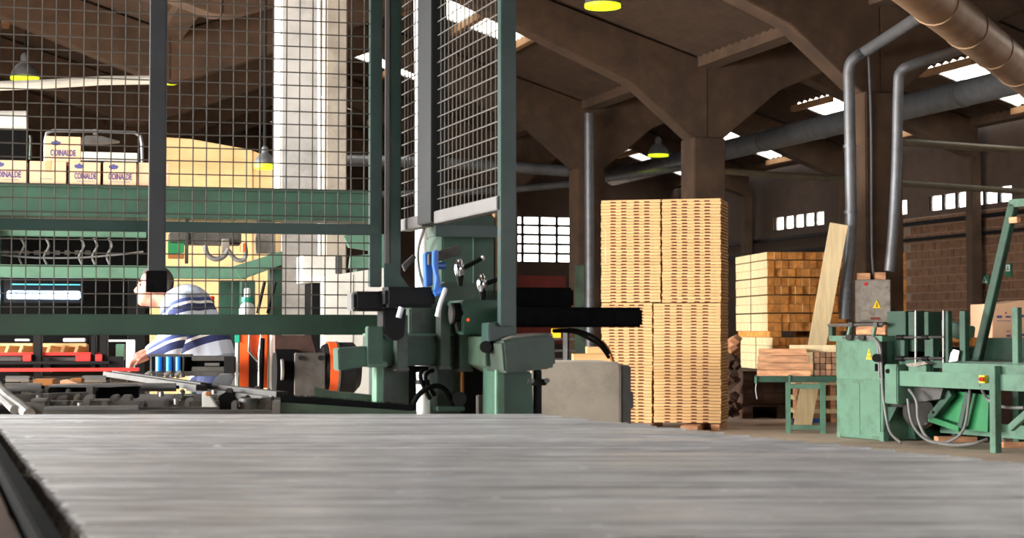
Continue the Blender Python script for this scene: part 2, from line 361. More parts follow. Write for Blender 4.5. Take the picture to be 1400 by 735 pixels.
pm = G().box((0.02, 0.1, 0.02), (cwid - 0.02, 0.106, rh - 0.02)).mesh('pane', 'window_pane')
for i in range(nc):
    for j in range(nr): part(wf, 'pane', pm, loc=(i * cwid, 0, wz0 + j * rh))
solo('sliding_door', gbox(wf, 702, 377, 774, 470, -0.3, 0.1).mesh('sliding_door', 'red_dark', 0.01), sub(wf, wf.p.xy), 'dark red sliding door under the gridded window', 'door')
# --- right wall: blocks in view, strip windows below the eaves
XR = SPAN + 0.24
wr = thing('wall_right', 'brown concrete block side wall with strip windows', 'wall', F(HF.p.xy, UA), kind='structure')
SZ0, SZ1 = 3.27, 3.55
def wy(d): return wr.loc((17.9 - 0.3267 * d, d, 0)).y
strips = [(wy(p), wy(q), n) for p, q, n in ((34.7, 36.9, 5), (31.6, 34.1, 6), (28.4, 30.9, 6), (25.0, 27.6, 6), (21.6, 24.2, 6), (18.4, 20.8, 6))]
g = G(); g.box((XR + 0.02, -7 * BL, 0), (XR + 0.14, 4 * BL, SZ0)); g.box((XR + 0.02, -7 * BL, SZ1), (XR + 0.14, 4 * BL, 4.8))
cuts = sorted(strips); e0 = -7 * BL
for (p, q, n) in cuts: g.box((XR + 0.02, e0, SZ0), (XR + 0.14, p, SZ1)); e0 = q
g.box((XR + 0.02, e0, SZ0), (XR + 0.14, 4 * BL, SZ1))
part(wr, 'wall_body', g.mesh('wall_body', 'masonry')); part(wr, 'mortar_bed', G().box((XR, -0.25, 0.4), (XR + 0.019, 7.2, 3.17)).mesh('mortar_bed', 'mortar'))
bw, bh = 0.42, 0.158
bms = [G().box((0, 0.006, 0.006), (0.03 + 0.006 * i, bw - 0.008, bh - 0.008)).mesh('block', 'block', 0.003) for i in range(2)]
yv0 = wr.pl(1420, 400, 0)                                        # nearest wall stretch in the picture
for r in range(3, 20):
    for c in range(0, 17):
        z = r * bh; y = -0.2 + c * bw + (bw / 2 if r % 2 else 0)
        o = part(wr, 'block', bms[(r * 7 + c * 3) % 2], loc=(XR - 0.012, y, z))
g = G(); g.box((XR - 0.005, -7 * BL, 0), (XR + 0.03, -0.2, 3.2)); g.box((XR - 0.005, 7.2, 0), (XR + 0.03, 4 * BL, 3.2)); part(wr, 'wall_facing', g.mesh('wall_facing', 'masonry'))
part(wr, 'wall_rail', G().box((XR - 0.1, -7 * BL, 3.02), (XR, 4 * BL, 3.09)).mesh('wall_rail', 'black_paint'))
part(wr, 'wall_rail', G().box((XR - 0.1, -7 * BL, 2.72), (XR, 4 * BL, 2.78)).mesh('wall_rail', 'black_paint'))
for n, (a, b, nn) in enumerate(strips):
    w = (b - a) / nn
    wi = thing('window_%d' % (n + 2), 'small bright strip window high in the block wall, number %s from the end wall' % ['one', 'two', 'three', 'four', 'five', 'six'][n], 'window', F(HF.p.xy, UA), kind='structure')
    pmx = G().box((XR + 0.08, 0.025, SZ0), (XR + 0.086, w - 0.04, SZ1)).mesh('pane', 'window_pane')
    bmx = G().box((XR + 0.06, -0.025, SZ0), (XR + 0.13, 0.04, SZ1)).mesh('mullion', 'black_paint')
    for i in range(nn): part(wi, 'pane', pmx, loc=(0, a + i * w, 0))
    for i in range(nn + 1): part(wi, 'mullion', bmx, loc=(0, a + i * w, 0))
g = G(); g.box((2 * TH0 - 0.3, -7 * BL, 0), (2 * TH0, -4.2 * BL, 4.8)); g.box((2 * TH0 - 0.3, -0.4 * BL, 0), (2 * TH0, 4 * BL, 4.8)); g.box((2 * TH0 - 0.3, -4.2 * BL, 4.5), (2 * TH0, -0.4 * BL, 4.8)); solo('wall_left', g.mesh('wall_left', 'masonry'), wb, 'unseen masonry side wall to the left, kept only for the light', 'wall', kind='structure')  # never in view; this wall serves only the lighting
g = G(); g.box((2 * TH0 - 0.3, -7 * BL - 0.3, 0), (-9, -7 * BL, 6)); g.box((8, -7 * BL - 0.3, 0), (0, -7 * BL, 6)); g.box((-9, -7 * BL - 0.3, 3.6), (0, -7 * BL, 6))  # unseen rear wall added to hold back sky light behind the camera
solo('wall_front', g.mesh('wall_front', 'masonry'), wb, 'unseen masonry end wall with open gateway, added behind the viewer to limit light', 'wall', kind='structure')
# --- exit signs on the block wall
sf = F(HF.world((XR - 0.035, 0, 0)).xy, UA - 90)                  # local x runs towards the camera along the wall
def wall_sign(x0, y0, x1, y1, label, kind):
    a = sf.pl(x0, y1); b = sf.pl(x1, y0); s = thing('wall_sign', label, 'sign', sub(sf, sf.world((a.x, 0, 0)).xy, z=a.z)); w, h = b.x - a.x, b.z - a.z
    part(s, 'plate', G().box((0, -0.012, 0), (w, 0.01, h)).mesh('plate', 'sign_green', 0.002))
    if kind:
        part(s, 'pictogram', G().box((w * .2, -0.016, h * .42), (w * .8, -0.012, h * .92)).mesh('pictogram', 'white'))
        g = G(); g.box((w * .42, -0.02, h * .6), (w * .58, -0.016, h * .85)); g.box((w * .32, -0.02, h * .5), (w * .68, -0.016, h * .6)); part(s, 'figure', g.mesh('figure', 'sign_green'))
    else:
        g = G(); g.prism([(w * .15, h * .15), (w * .85, h * .15), (w * .5, h * .85)], -0.016, 0.004); part(s, 'pictogram', g.mesh('pictogram', 'white'))
        g = G(); g.box((w * .42, -0.02, h * .25), (w * .58, -0.016, h * .6)); part(s, 'figure', g.mesh('figure', 'sign_green'))
wall_sign(1342, 375.5, 1352, 388.5, 'small square green sign on the block wall left of the slanted post', 0)
wall_sign(1375, 360, 1383, 378, 'tall green and white sign on the block wall right of the slanted post', 1)

# ================================================================ DUCTS, PIPES, LAMPS
def duct(name, label, pts, r, mat='galvanized', rings=0.9, seg=20, cat='duct', sm=0):
    p0 = Vector(pts[0]); fr = thing(name, label, cat, F(p0.xy, 0))
    q = [Vector(p) - fr.p for p in pts]; qq = smoothpts(q, sm) if sm else q
    part(fr, 'pipe', G().tube(qq, r, seg).mesh('pipe', mat))
    if rings:
        for a, b in zip(q[:-1], q[1:]):
            L = (b - a).length; n = int(L / rings); d = (b - a).normalized()
            for i in range(1, n + 1):
                c = a + d * (i * rings - 0.3)
                part(fr, 'joint_ring', G().tube([c - d * 0.015, c + d * 0.015], r * 1.05, seg).mesh('joint_ring', mat))
    return fr
def HP(xr, d, z): return Vector((xr - 0.3267 * d, d, z))           # a point on a line running along the hall
duct('extraction_duct', 'thick galvanised duct running along the hall under the right roof', [HP(14.95, 23, 4.62), HP(14.95, 38.5, 4.62)], 0.2, rings=2.2)
b0, b1 = PX(1238, -30, 14.86), PX(1412, 112, 21.1); b1.z = b0.z; dv = (b1 - b0).normalized(); b0 = b0 - dv * 3.0; b1 = b1 + dv * 1.2
duct('extraction_duct', 'large rusty galvanised duct crossing overhead at the upper right', [b0, b1], 0.23, 'duct_rusty', rings=1.5)
pd = 17.75
duct('drop_pipe', 'galvanised drop pipe left of the column bending up into the large duct', [PX(1155, 436, pd), PX(1156, 400, pd), PX(1163, 320, pd), PX(1163, 250, pd), PX(1161, 130, pd), PX(1161, 95, pd), PX(1168, 80, pd - .02), PX(1190, 66, pd - 0.1), PX(1258, 22, 16.2)], 0.063, rings=0, seg=14, sm=4)
fr = bpy.data.objects['drop_pipe']
for y in (412, 404, 396, 290, 200): part(None, 'joint_ring', G().tube([PX({412: 1156, 404: 1156.5, 396: 1157, 290: 1163, 200: 1162}[y], y + dy, pd) - fr.location for dy in (2, -2)], 0.073, 14).mesh('joint_ring', 'galvanized'), fr)
duct('drop_pipe', 'galvanised drop pipe right of the column bending up towards the large duct', [PX(1216, 370.5, pd), PX(1217, 360, pd), PX(1222, 300, pd), PX(1226, 220, pd), PX(1228, 120, pd), PX(1232, 98, pd), PX(1250, 88, pd), PX(1318, 66, 18.0)], 0.058, rings=0, seg=14, sm=4)
duct('conduit', 'thin pale conduit on the front of the column above the switch box', [PX(1198, 384, 17.9), PX(1192, 350, 17.9), PX(1191, 180, 17.9), PX(1187, 60, 17.9)], 0.014, rings=0, seg=8, cat='pipe', sm=4)
duct('overhead_pipe', 'long yellowish pipe crossing the right bay above the lumber', [PX(960, 232, 24.5), PX(1415, 263, 27)], 0.05, 'pipe_dull', rings=0, seg=10, cat='pipe')
duct('overhead_pipe', 'upper long dull pipe crossing behind the thick duct', [PX(1172, 190, 25.3), PX(1415, 207, 26.8)], 0.06, 'pipe_dull', rings=0, seg=10, cat='pipe')
duct('overhead_pipe', 'thin grey pipe sloping behind the pipe clad column', [PX(470, 268, 29), PX(690, 260, 30), PX(785, 251, 30.5), PX(935, 229, 31.5)], 0.06, 'galvanized', rings=0, seg=10, cat='pipe')
duct('overhead_pipe', 'short grey pipe just right of the mesh cage', [PX(470, 219, 28.6), PX(590, 222, 29), PX(660, 225, 29.2), PX(776, 234, 29.6)], 0.1, 'galvanized', rings=1.2, seg=12, cat='pipe')
duct('overhead_pipe', 'pale pipe across the upper left behind the mesh', [PX(-20, 118, 15.5), PX(60, 115, 15.7), PX(140, 110, 15.9), PX(215, 109, 16.1)], 0.045, 'cabinet_white', rings=0, seg=10, cat='pipe')
duct('downpipe', 'grey downpipe on the column left of the pine panel stack', [PX(806, 520, 26.3), PX(806, 380, 26.3), PX(805, 155, 26.3)], 0.075, 'galvanized', rings=1.6, seg=14, cat='pipe')
duct('downpipe', 'bright white pipe rising behind the mesh cage', [PX(577, 575, 8.2), PX(577, 300, 8.2), PX(575, -40, 8.2), PX(573, -420, 8.2)], 0.035, 'white', rings=0, seg=14, cat='pipe')
duct('downpipe', 'thin white pipe on the right edge of the pale column', [PX(438, 560, 11.42), PX(437.5, 300, 11.42), PX(436.5, -40, 11.42), PX(435.6, -260, 11.42)], 0.014, 'white', rings=0, seg=10, cat='pipe')
def bell_lamp(px, py, d, r, label):
    p = PX(px, py, d); fr = thing('pendant_lamp', label, 'lamp', F(p.xy, 0, p.z), 'yellow lit bell lamps')
    prof = [(r, 0.0), (r * 0.96, 0.02), (r * 0.86, r * 0.42), (r * 0.62, r * 0.78), (r * 0.34, r * 0.98), (r * 0.3, r * 1.05), (r * 0.3, r * 1.45), (r * 0.2, r * 1.6), (r * 0.06, r * 1.7)]
    part(fr, 'shade', G().lathe((0, 0, 0), prof, seg=24).mesh('shade', 'galvanized'))
    part(fr, 'glowing_lens', G().lathe((0, 0, -0.035), [(r * 0.6, -0.01), (r * 0.97, 0.0), (r * 0.97, 0.034)], seg=24).mesh('glowing_lens', 'lamp_glow'))
    part(fr, 'hanger', G().tube([(0, 0, r * 1.65), (0, 0, max(r * 2, 5.3 - p.z))], 0.012, 6).mesh('hanger', 'black_paint'))
bell_lamp(900, 211, 31, 0.2, 'bell lamp hanging left of the column behind the pine panel stack')
bell_lamp(824, 6, 17.5, 0.2, 'bell lamp cut by the top edge of the picture')
bell_lamp(362, 224, 12.75, 0.085, 'bell lamp seen through the mesh just left of the pale column')
bell_lamp(34, 105, 20, 0.175, 'bell lamp at the upper left above the pale pipe')
bell_lamp(233, 111, 21, 0.085, 'small bell lamp peeking out beside the dark mesh post')
bell_lamp(1242, 221, 33, 0.12, 'small far bell lamp right of the right drop pipe')
# ================================================================ SLATTED STEEL TABLE IN FRONT
TZ = 0.787
L0, L1, R0, R1 = PZ(0, 590, TZ), PZ(105, 735, TZ), PZ(742, 566.5, TZ), PZ(1400, 634, TZ)
def lineX(a, b, d): return a.x + (b.x - a.x) * (d - a.y) / (b.y - a.y)
tf = thing('slat_conveyor', 'wide grey steel slat table filling the foreground', 'conveyor', F((0, 3.0), 0))
pitch = 0.05; KS = 0.02; d = 5.12; i = 0
while d > 0.7:
    xl, xr = lineX(L0, L1, d), lineX(R0, R1, d)
    dz = random.uniform(-0.0022, 0.0012); tl = random.uniform(-0.0022, 0.0022); ext = random.uniform(-0.012, 0.012)
    if abs(d - 3.62) < 0.025: ext = 0.03
    w = pitch - 0.0065
    g = G(); z1 = TZ + dz
    vs = []
    for x in (xl + 0.02, xr + ext):
        dy = d + KS * (x + 0.7) - 3.0
        vs += [(x, dy - w / 2, z1 - 0.014), (x, dy + w / 2, z1 - 0.014), (x, dy + w / 2, z1 + tl - 0.003), (x, dy + w / 2 - 0.006, z1 + tl), (x, dy - w / 2 + 0.006, z1 - tl), (x, dy - w / 2, z1 - tl - 0.003)]
    g.add(vs, [(5, 4, 3, 2, 1, 0), (6, 7, 8, 9, 10, 11)] + [(k, (k + 1) % 6, (k + 1) % 6 + 6, k + 6) for k in range(6)])
    part(tf, 'slat', g.mesh('slat', 'slat_steel'))
    d -= pitch
def edge_bar(name, mat, a, b, inset, z0, z1, w, sub_=None):
    a = Vector((a.x + inset, a.y - 3.0)); b = Vector((b.x + inset, b.y - 3.0))
    n = Vector((b.y - a.y, -(b.x - a.x))).normalized() * w
    v = [(a.x, a.y, z0), (b.x, b.y, z0), (b.x + n.x, b.y + n.y, z0), (a.x + n.x, a.y + n.y, z0)]
    v = v + [(p[0], p[1], z1) for p in v]
    return part(tf, name, G().add(v, [(3, 2, 1, 0), (4, 5, 6, 7), (0, 1, 5, 4), (1, 2, 6, 5), (2, 3, 7, 6), (3, 0, 4, 7)]).mesh(name, mat, 0.003))
eL = (Vector((lineX(L0, L1, 5.1), 5.1)), Vector((lineX(L0, L1, 0.7), 0.7))); eR = (Vector((lineX(R0, R1, 5.0), 5.0)), Vector((lineX(R0, R1, 0.7), 0.7)))
edge_bar('brush_strip', 'black_rubber', *eL, -0.012, TZ - 0.06, TZ - 0.004, 0.03)
edge_bar('side_rail', 'rust', *eL, -0.055, TZ - 0.2, TZ - 0.035, 0.05)
edge_bar('side_rail', 'steel_dark', *eR, -0.1, TZ - 0.2, TZ - 0.016, 0.05)
bt = []
for dd in (4.6, 3.2, 1.6):
    xl, xr = lineX(L0, L1, dd), lineX(R0, R1, dd)
    part(tf, 'cross_beam', G().box((xl - 0.02, dd - 3.04, TZ - 0.1), (xr - 0.08, dd - 2.96, TZ - 0.02)).mesh('cross_beam', 'steel_dark', 0.003))
    for x in (xl + 0.06, xr - 0.16): part(tf, 'leg', G().box((x - 0.04, dd - 3.04, 0), (x + 0.04, dd - 2.96, TZ - 0.1)).mesh('leg', 'steel_dark', 0.003))
# bristles of the brush strip
random.seed(3); g = G(); a, b = eL
for i in range(420):
    t = i / 420; x = a.x + (b.x - a.x) * t - 0.01 + random.uniform(-0.018, 0.008); y = a.y + (b.y - a.y) * t - 3.0
    h = random.uniform(-0.004, 0.006)
    g.add([(x, y - 0.004, TZ - 0.03), (x, y + 0.008, TZ - 0.03), (x + random.uniform(0.0, 0.02), y, TZ + h)], [(0, 1, 2)])
o = part(tf, 'bristles', g.mesh('bristles', 'black_rubber')); o['kind'] = 'stuff'

# ================================================================ MESH SAFETY CAGE
ff = thing('safety_fence', 'green framed wire mesh guard fence across the left', 'fence', F(PX(515, 450, 6.35).xy, 14.5))
def post(fr, name, mat, x0, x1, ytop, ybot, off, t, z1=2.75):
    a = fr.pl(x0, ybot, off); b = fr.pl(x1, ybot, off)
    return part(fr, name, G().box((a.x, off, a.z), (b.x, off + t, z1)).mesh(name, mat, 0.003))
xa, xb = ff.pl(-40, 440).x, ff.pl(507, 440).x
zb, zt = ff.pl(300, 432).z, 2.7
n = 0; x = ff.pl(497, 440).x
while x > xa:
    part(ff, 'wire', G().tube([(x, 0.0, zb), (x, 0.0, zt)], 0.0026, 5).mesh('wire', 'wire')); x -= 0.05
z = ff.pl(507, 421).z; zz = z
while zz < zt:
    part(ff, 'wire', G().tube([(xa, -0.004, zz), (xb, -0.004, zz)], 0.0026, 5).mesh('wire', 'wire')); zz += 0.05
pr = gbox(ff, -40, 430, 521, 458, -0.06, 0.08); part(ff, 'bottom_beam', pr.mesh('bottom_beam', 'beam_green', 0.003))
a = ff.pl(200, 318); b = ff.pl(200, 302)
part(ff, 'middle_rail', G().box((xa, -0.035, ff.pl(300, 319).z), (xb + 0.03, -0.008, ff.pl(300, 304).z)).mesh('middle_rail', 'green_dark', 0.003))
part(ff, 'top_rail', G().box((xa, -0.03, 2.7), (xb + 0.06, 0.03, 2.76)).mesh('top_rail', 'green_dark', 0.003))
post(ff, 'post', 'green_dark', 506, 522, 0, 392, -0.03, 0.05)
post(ff, 'post', 'green_dark', -46, -30, 0, 457, -0.03, 0.05)
# corner post with a pale inner face and its gusset
part(ff, 'corner_post', gbox(ff, 533, 0, 549, 392, -0.05, 0.06).mesh('corner_post', 'green_dark', 0.003))
part(ff, 'corner_post_cover', gbox(ff, 526.5, -20, 533, 392, -0.052, 0.02).mesh('corner_post_cover', 'paint_grey', 0.001))
ppoly(ff, 'gusset', 'green_dark', [(526, 360), (537, 360), (562, 396), (544, 396), (526, 396)], -0.06, 0.02)
leg_to_floor(ff, 'leg', 'green_dark', 508, 522, 450, 0.0, 0.06); leg_to_floor(ff, 'leg', 'green_dark', -42, -28, 450, 0.0, 0.06)
# hanging dark post in front of the mesh
hp = thing('hanging_post', 'dark square tube post with black sleeve hanging before the mesh', 'post', F(PX(216, 450, 5.75).xy, 14.5))
part(hp, 'tube', gbox(hp, 203, -60, 229, 371, -0.035, 0.07).mesh('tube', 'post_dark', 0.004)); part(hp, 'sleeve', gbox(hp, 200, 370, 228.5, 399, -0.038, 0.076).mesh('sleeve', 'black_rubber', 0.002))
part(hp, 'hanger_arm', G().box((-0.04, -0.03, hp.pl(216, -60).z - 0.06), (0.04, 0.35, hp.pl(216, -60).z)).mesh('hanger_arm', 'post_dark', 0.003))
# side panel towards the camera
sp = thing('safety_fence', 'green framed side panel of the mesh cage above the clamps', 'fence', F(PX(548, 450, 6.5).xy, -71.3))
x1 = sp.pl(690, 300).x; xm0, xm1 = sp.pl(583, 300).x, sp.pl(599, 300).x; zr0 = sp.pl(690, 286).z; zr1 = sp.pl(690, 267).z
for (p, q) in ((0.03, xm0), (xm1 + 0.01, x1 - 0.02)):
    n = max(2, round((q - p) / 0.05))
    for i in range(n): x = p + (q - p) * (i + 0.5) / n; part(sp, 'wire', G().tube([(x, 0, zr0), (x, 0, 2.7)], 0.0026, 5).mesh('wire', 'wire'))
    z = zr1 + 0.045
    while z < 2.7: part(sp, 'wire', G().tube([(p, -0.005, z), (q, -0.005, z)], 0.0026, 5).mesh('wire', 'wire')); z += 0.05
    part(sp, 'bottom_rail', G().box((p, -0.02, zr0), (q, 0.03, zr1)).mesh('bottom_rail', 'paint_grey', 0.003))
part(sp, 'top_rail', G().box((0, -0.02, 2.7), (x1 + 0.04, 0.03, 2.75)).mesh('top_rail', 'green_dark', 0.003))
part(sp, 'middle_post', G().box((xm0 - 0.02, -0.03, sp.pl(590, 306).z), (xm1 + 0.01, 0.03, 2.75)).mesh('middle_post', 'post_black', 0.003))
fq = F(PX(690, 450, 5.27).xy, 14.5)
p0 = fq.pl(689, 440); p1 = fq.pl(706, 440)
def cross(fr, name, mat, frm, x0, y0, x1, y1, off, t, bev=0.003, parent=None):     # measured in one frame, parented in another
    a = frm.pl(x0, y1, off); b = frm.pl(x1, y0, off)
    cs = [frm.world((x, y, z)) for x in (a.x, b.x) for y in (off, off + t) for z in (a.z, b.z)]
    l = [fr.loc(c) for c in cs]; g = G()
    g.add([l[0], l[4], l[6], l[2], l[1], l[5], l[7], l[3]], [(3, 2, 1, 0), (4, 5, 6, 7), (0, 1, 5, 4), (1, 2, 6, 5), (2, 3, 7, 6), (3, 0, 4, 7)])
    return part(fr, name, g.mesh(name, mat, bev), parent)
cross(sp, 'post', 'green_dark', fq, 685, -60, 706, 445, 0, 0.05)
cross(sp, 'rear_rail', 'green_dark', F(PX(640, 450, 6.1).xy, 14.5), 596, 309, 700, 323, 0, 0.04)
ptube(sp, 'cable', 'hose_grey', [(580, 312, 0.02), (572, 340, 0.05), (573, 368, 0.05), (581, 395, 0.02)], 0.006, 6, 5)
# ================================================================ PINE PANEL STACKS
pf = F(PZ(985, 588, 0).xy, -14.6)
def pine_panels(x0, x1, ytop, ybot, off, dep, label, pitch=0.0332):
    a = pf.pl(x0, ybot, off); b = pf.pl(x1, ytop, off); w = b.x - a.x
    n = round((b.z - a.z) / pitch); p = (b.z - a.z) / n
    metas = []
    for v in range(3):
        h = p - 0.0032; g = G(); e = [0.0, 0.002, -0.002][v]
        g.box((0, 0.02, h - 0.016), (w, dep - 0.02, h), 0)                       # deck
        pos = [0.205, 0.385, 0.60, 0.775]; bw_ = 0.058; xs = [0.0]
        for q in pos: xs += [q * w - bw_ / 2 + e, q * w + bw_ / 2 + e]
        xs.append(w)
        for i in range(0, len(xs), 2):
            g.box((xs[i], 0, 0.001), (xs[i + 1], 0.02, h), 0); g.box((xs[i], dep - 0.02, 0.001), (xs[i + 1], dep, h), 0)
        for i in range(1, len(xs) - 1, 2):
            g.box((xs[i] - 0.0005, 0.001, h - 0.016), (xs[i + 1] + 0.0005, 0.02, h), 0); g.box((xs[i], 0.003, 0.001), (xs[i + 1], dep - 0.003, h - 0.0165), 1)
        metas.append(g.mesh('pine_panel', ['pine', 'batten_brown']))
    for i in range(n):
        dx = random.uniform(-0.004, 0.004); dy = random.uniform(-0.003, 0.003)
        fr = sub(pf, pf.world((a.x + dx, off + dy, 0)).xy, z=a.z + i * p)
        j = n - i; o_ = '%d%s' % (j, 'th' if 10 < j < 20 else {1: 'st', 2: 'nd', 3: 'rd'}.get(j % 10, 'th'))
        solo('pine_panel', metas[i % 3], fr, ('topmost' if j == 1 else 'lowest' if i == 0 else o_ + ' from top') + ' slotted pine panel in ' + label, 'wood panel', label)
pine_panels(894, 985, 414, 577, -0.03, 0.62, 'the lower right block of the tall pine stack')
pine_panels(905.5, 985, 270.5, 413.5, 0.0, 0.62, 'the upper right block of the tall pine stack')
pine_panels(826, 891, 507, 577, 0.02, 0.6, 'the lowest left block of the tall pine stack')
pine_panels(822.5, 891.5, 413.5, 506.5, 0.02, 0.6, 'the middle left block of the tall pine stack')
pine_panels(822, 902.5, 272, 413, 0.0, 0.6, 'the upper left block of the tall pine stack')
zb = pf.pl(940, 577, 0).z
def bearer(x0, x1, off, dep, label, y0=None):
    a = pf.pl(x0, 578, off); b = pf.pl(x1, 578, off)
    solo('wooden_bearer', G().box((0, 0, 0), (b.x - a.x, dep, zb - 0.018)).mesh('wooden_bearer', ['beam_wood'], 0.004), sub(pf, pf.world((a.x, off, 0)).xy), label, 'wooden beam', 'bearers under the pine panel stack')
bearer(930, 954, -0.3, 0.9, 'pale wooden bearer jutting out under the right pine panel block')
bearer(873, 888, -0.25, 0.85, 'wooden bearer jutting out under the left pine panel block')
bearer(972, 984, 0.02, 0.6, 'short wooden bearer under the right edge of the pine panel stack')
bearer(832, 846, 0.05, 0.6, 'hidden wooden bearer at the left edge of the pine panel stack')
g = gbox(pf, 993, 431, 1001, 437, 0.3, 0.1); 
# ================================================================ LUMBER STACK
lf = F(PZ(1050, 572, 0).xy, 6.5)
lx1 = lf.pl(1240, 450).x; LD = 1.5
def lumber_pack(ytop, ybot, rows, label, mats=('pine_pale', 'pine_end'), x0=0.0, x1=None, cols=None, dep=LD, strap=True, cat='lumber'):
    z0, z1 = lf.pl(1050, ybot).z, lf.pl(1050, ytop).z; x1 = lx1 if x1 is None else x1
    cols = cols or 20; w = (x1 - x0) / cols; h = (z1 - z0) / rows
    fr = thing('lumber_pack', label, cat, sub(lf, lf.world((x0, 0, 0)).xy, z=z0), 'sawn lumber packs')
    ms = []
    for v in range(2):
        g = G(); a, b = (0.002, 0.002, 0.002), (w - 0.002, dep, h - 0.002)
        g.box(a, b, 0)
        g.mi[2] = 1; g.mi[4] = 1                                     # end grain front and back
        ms.append(g.mesh('timber_board', list(mats), 0.0, False))
    for r in range(rows):
        for c in range(cols):
            part(fr, 'timber_board', ms[(r + c) % 2], loc=(c * w, random.uniform(-0.012, 0.012), r * h))
    if strap: part(fr, 'strap', G().box((-0.003, dep * 0.5, 0.0), (0.004, dep * 0.5 + 0.012, z1 - z0)).mesh('strap', 'black_paint'))
    return fr
for (a, b, r, lab) in ((344, 354.5, 1, 'thin topmost pack of sawn pine on the lumber pile'), (355.5, 378, 2, 'second pack from the top of the lumber pile'), (379.5, 402, 2, 'third pack from the top of the lumber pile'),
                       (403.5, 427, 2, 'middle pack of sawn pine level with the switch box bottom'), (428.5, 452.5, 2, 'pack of sawn pine resting on the wide spacers')):
    lumber_pack(a, b, r, lab)
lumber_pack(461, 506, 4, 'pack of sawn pine below the spacers, half hidden by the beams', x0=0.06)
for i, x in enumerate((0.03, 0.75, 1.45)):
    z0, z1 = lf.pl(1050, 460.7).z, lf.pl(1050, 452.8).z
    solo('wooden_spacer', G().box((0, 0, 0), (0.14, LD, z1 - z0)).mesh('wooden_spacer', 'pine_end', 0.003), sub(lf, lf.world((x, 0, 0)).xy, z=z0 + 0.001), ['left', 'middle', 'right'][i] + ' wooden spacer between the lumber packs', 'wooden beam')
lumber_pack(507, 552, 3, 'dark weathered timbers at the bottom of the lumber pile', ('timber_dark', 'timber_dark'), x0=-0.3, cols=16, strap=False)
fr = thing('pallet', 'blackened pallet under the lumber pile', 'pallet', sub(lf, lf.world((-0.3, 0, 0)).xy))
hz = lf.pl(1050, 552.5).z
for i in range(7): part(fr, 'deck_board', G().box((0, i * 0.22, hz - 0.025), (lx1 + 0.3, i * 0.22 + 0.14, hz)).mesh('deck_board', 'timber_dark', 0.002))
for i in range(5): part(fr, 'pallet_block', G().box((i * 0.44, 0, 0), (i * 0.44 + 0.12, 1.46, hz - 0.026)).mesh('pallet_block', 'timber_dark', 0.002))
# sacks / offcuts between pine stack and lumber
of = F(PX(1001, 500, 19.15).xy, 0)
g = G(); random.seed(5)
th_ = thing('offcut_heap', 'dark heap of timber offcuts between panel stack and lumber pile', 'wood', of)
for i in range(16):
    a = of.pl(random.uniform(996, 1006), random.uniform(486, 568), random.uniform(0, 0.1)); d = Vector((random.uniform(-.06, .06), random.uniform(-.2, .2), random.uniform(-.08, .08)))
    part(th_, 'offcut', G().obox(a - d, a + d, 0.08, 0.05).mesh('offcut', 'timber_dark', 0.003))
for i in range(5):
    a = of.pl(random.uniform(997, 1007), random.uniform(458, 482), 0); d = Vector((random.uniform(-.05, .05), random.uniform(-.2, .2), random.uniform(-.06, .06)))
    part(th_, 'offcut', G().obox(a - d, a + d, 0.09, 0.06).mesh('offcut', 'beam_wood', 0.003))
# small pine blocks on the floor left of the panel stack
bf = F(PX(820, 480, 16.2).xy, 0)
fr = thing('board_bundle', 'small pile of pale boards seen over the concrete block', 'lumber', bf)
za = bf.pl(820, 495).z
part(fr, 'board', gbox(bf, 784, 484, 836, 496, 0, 0.5).mesh('board', 'pine', 0.003)); part(fr, 'board', gbox(bf, 803, 474, 836, 483.6, 0.02, 0.45).mesh('board', 'pine', 0.003))
part(fr, 'trestle', G().box((bf.pl(790, 490).x, 0.05, 0), (bf.pl(832, 490).x, 0.4, bf.pl(820, 496.4).z)).mesh('trestle', 'timber_dark', 0.004))
# ================================================================ GREEN SAW MACHINE ON THE RIGHT
mf = thing('saw_machine', 'pale green sawing machine with cabinet, rods and long outfeed table', 'machine', F(PZ(1145, 597, 0).xy, -63.5))
o = pbox(mf, 'lower_cabinet', 'green_light', 1144, 518, 1207, 596, 0.0, 0.75, 0.006)
pbox(mf, 'cabinet_door', 'green_light', 1148, 524, 1175, 592, -0.008, 0.008, 0.002, parent=o); pbox(mf, 'cabinet_door', 'green_light', 1176, 524, 1203, 594, -0.008, 0.008, 0.002, parent=o)
leg_to_floor(mf, 'cabinet_leg', 'green_light', 1202, 1208, 590, -0.02, 0.06); leg_to_floor(mf, 'cabinet_leg', 'green_light', 1144, 1149, 590, -0.005, 0.06)
leg_to_floor(mf, 'cabinet_leg', 'green_light', 1202, 1208, 590, 0.65, 0.06)
o = pbox(mf, 'upper_housing', 'green_light', 1143, 463, 1205, 517, -0.03, 0.7, 0.006)
pbox(mf, 'housing_edge', 'steel_dark', 1203, 463, 1206, 517, -0.04, 0.06, 0.002, parent=o)
ppoly(mf, 'warning_sticker', 'yellow', [(1184, 491), (1192, 491), (1188, 476)], -0.034, 0.004, parent=o)
ppoly(mf, 'warning_symbol', 'black_paint', [(1187.3, 483), (1188.7, 483), (1188.0, 479)], -0.036, 0.003, parent=o)
pbox(mf, 'sticker_line', 'black_paint', 1185.4, 486, 1190.6, 486.7, -0.036, 0.003, 0, parent=o)
pbox(mf, 'sticker_line', 'black_paint', 1184.9, 488.6, 1191.2, 489.3, -0.036, 0.003, 0, parent=o)
pbox(mf, 'shelf', 'green_light', 1133, 459, 1206, 466, -0.06, 0.5)
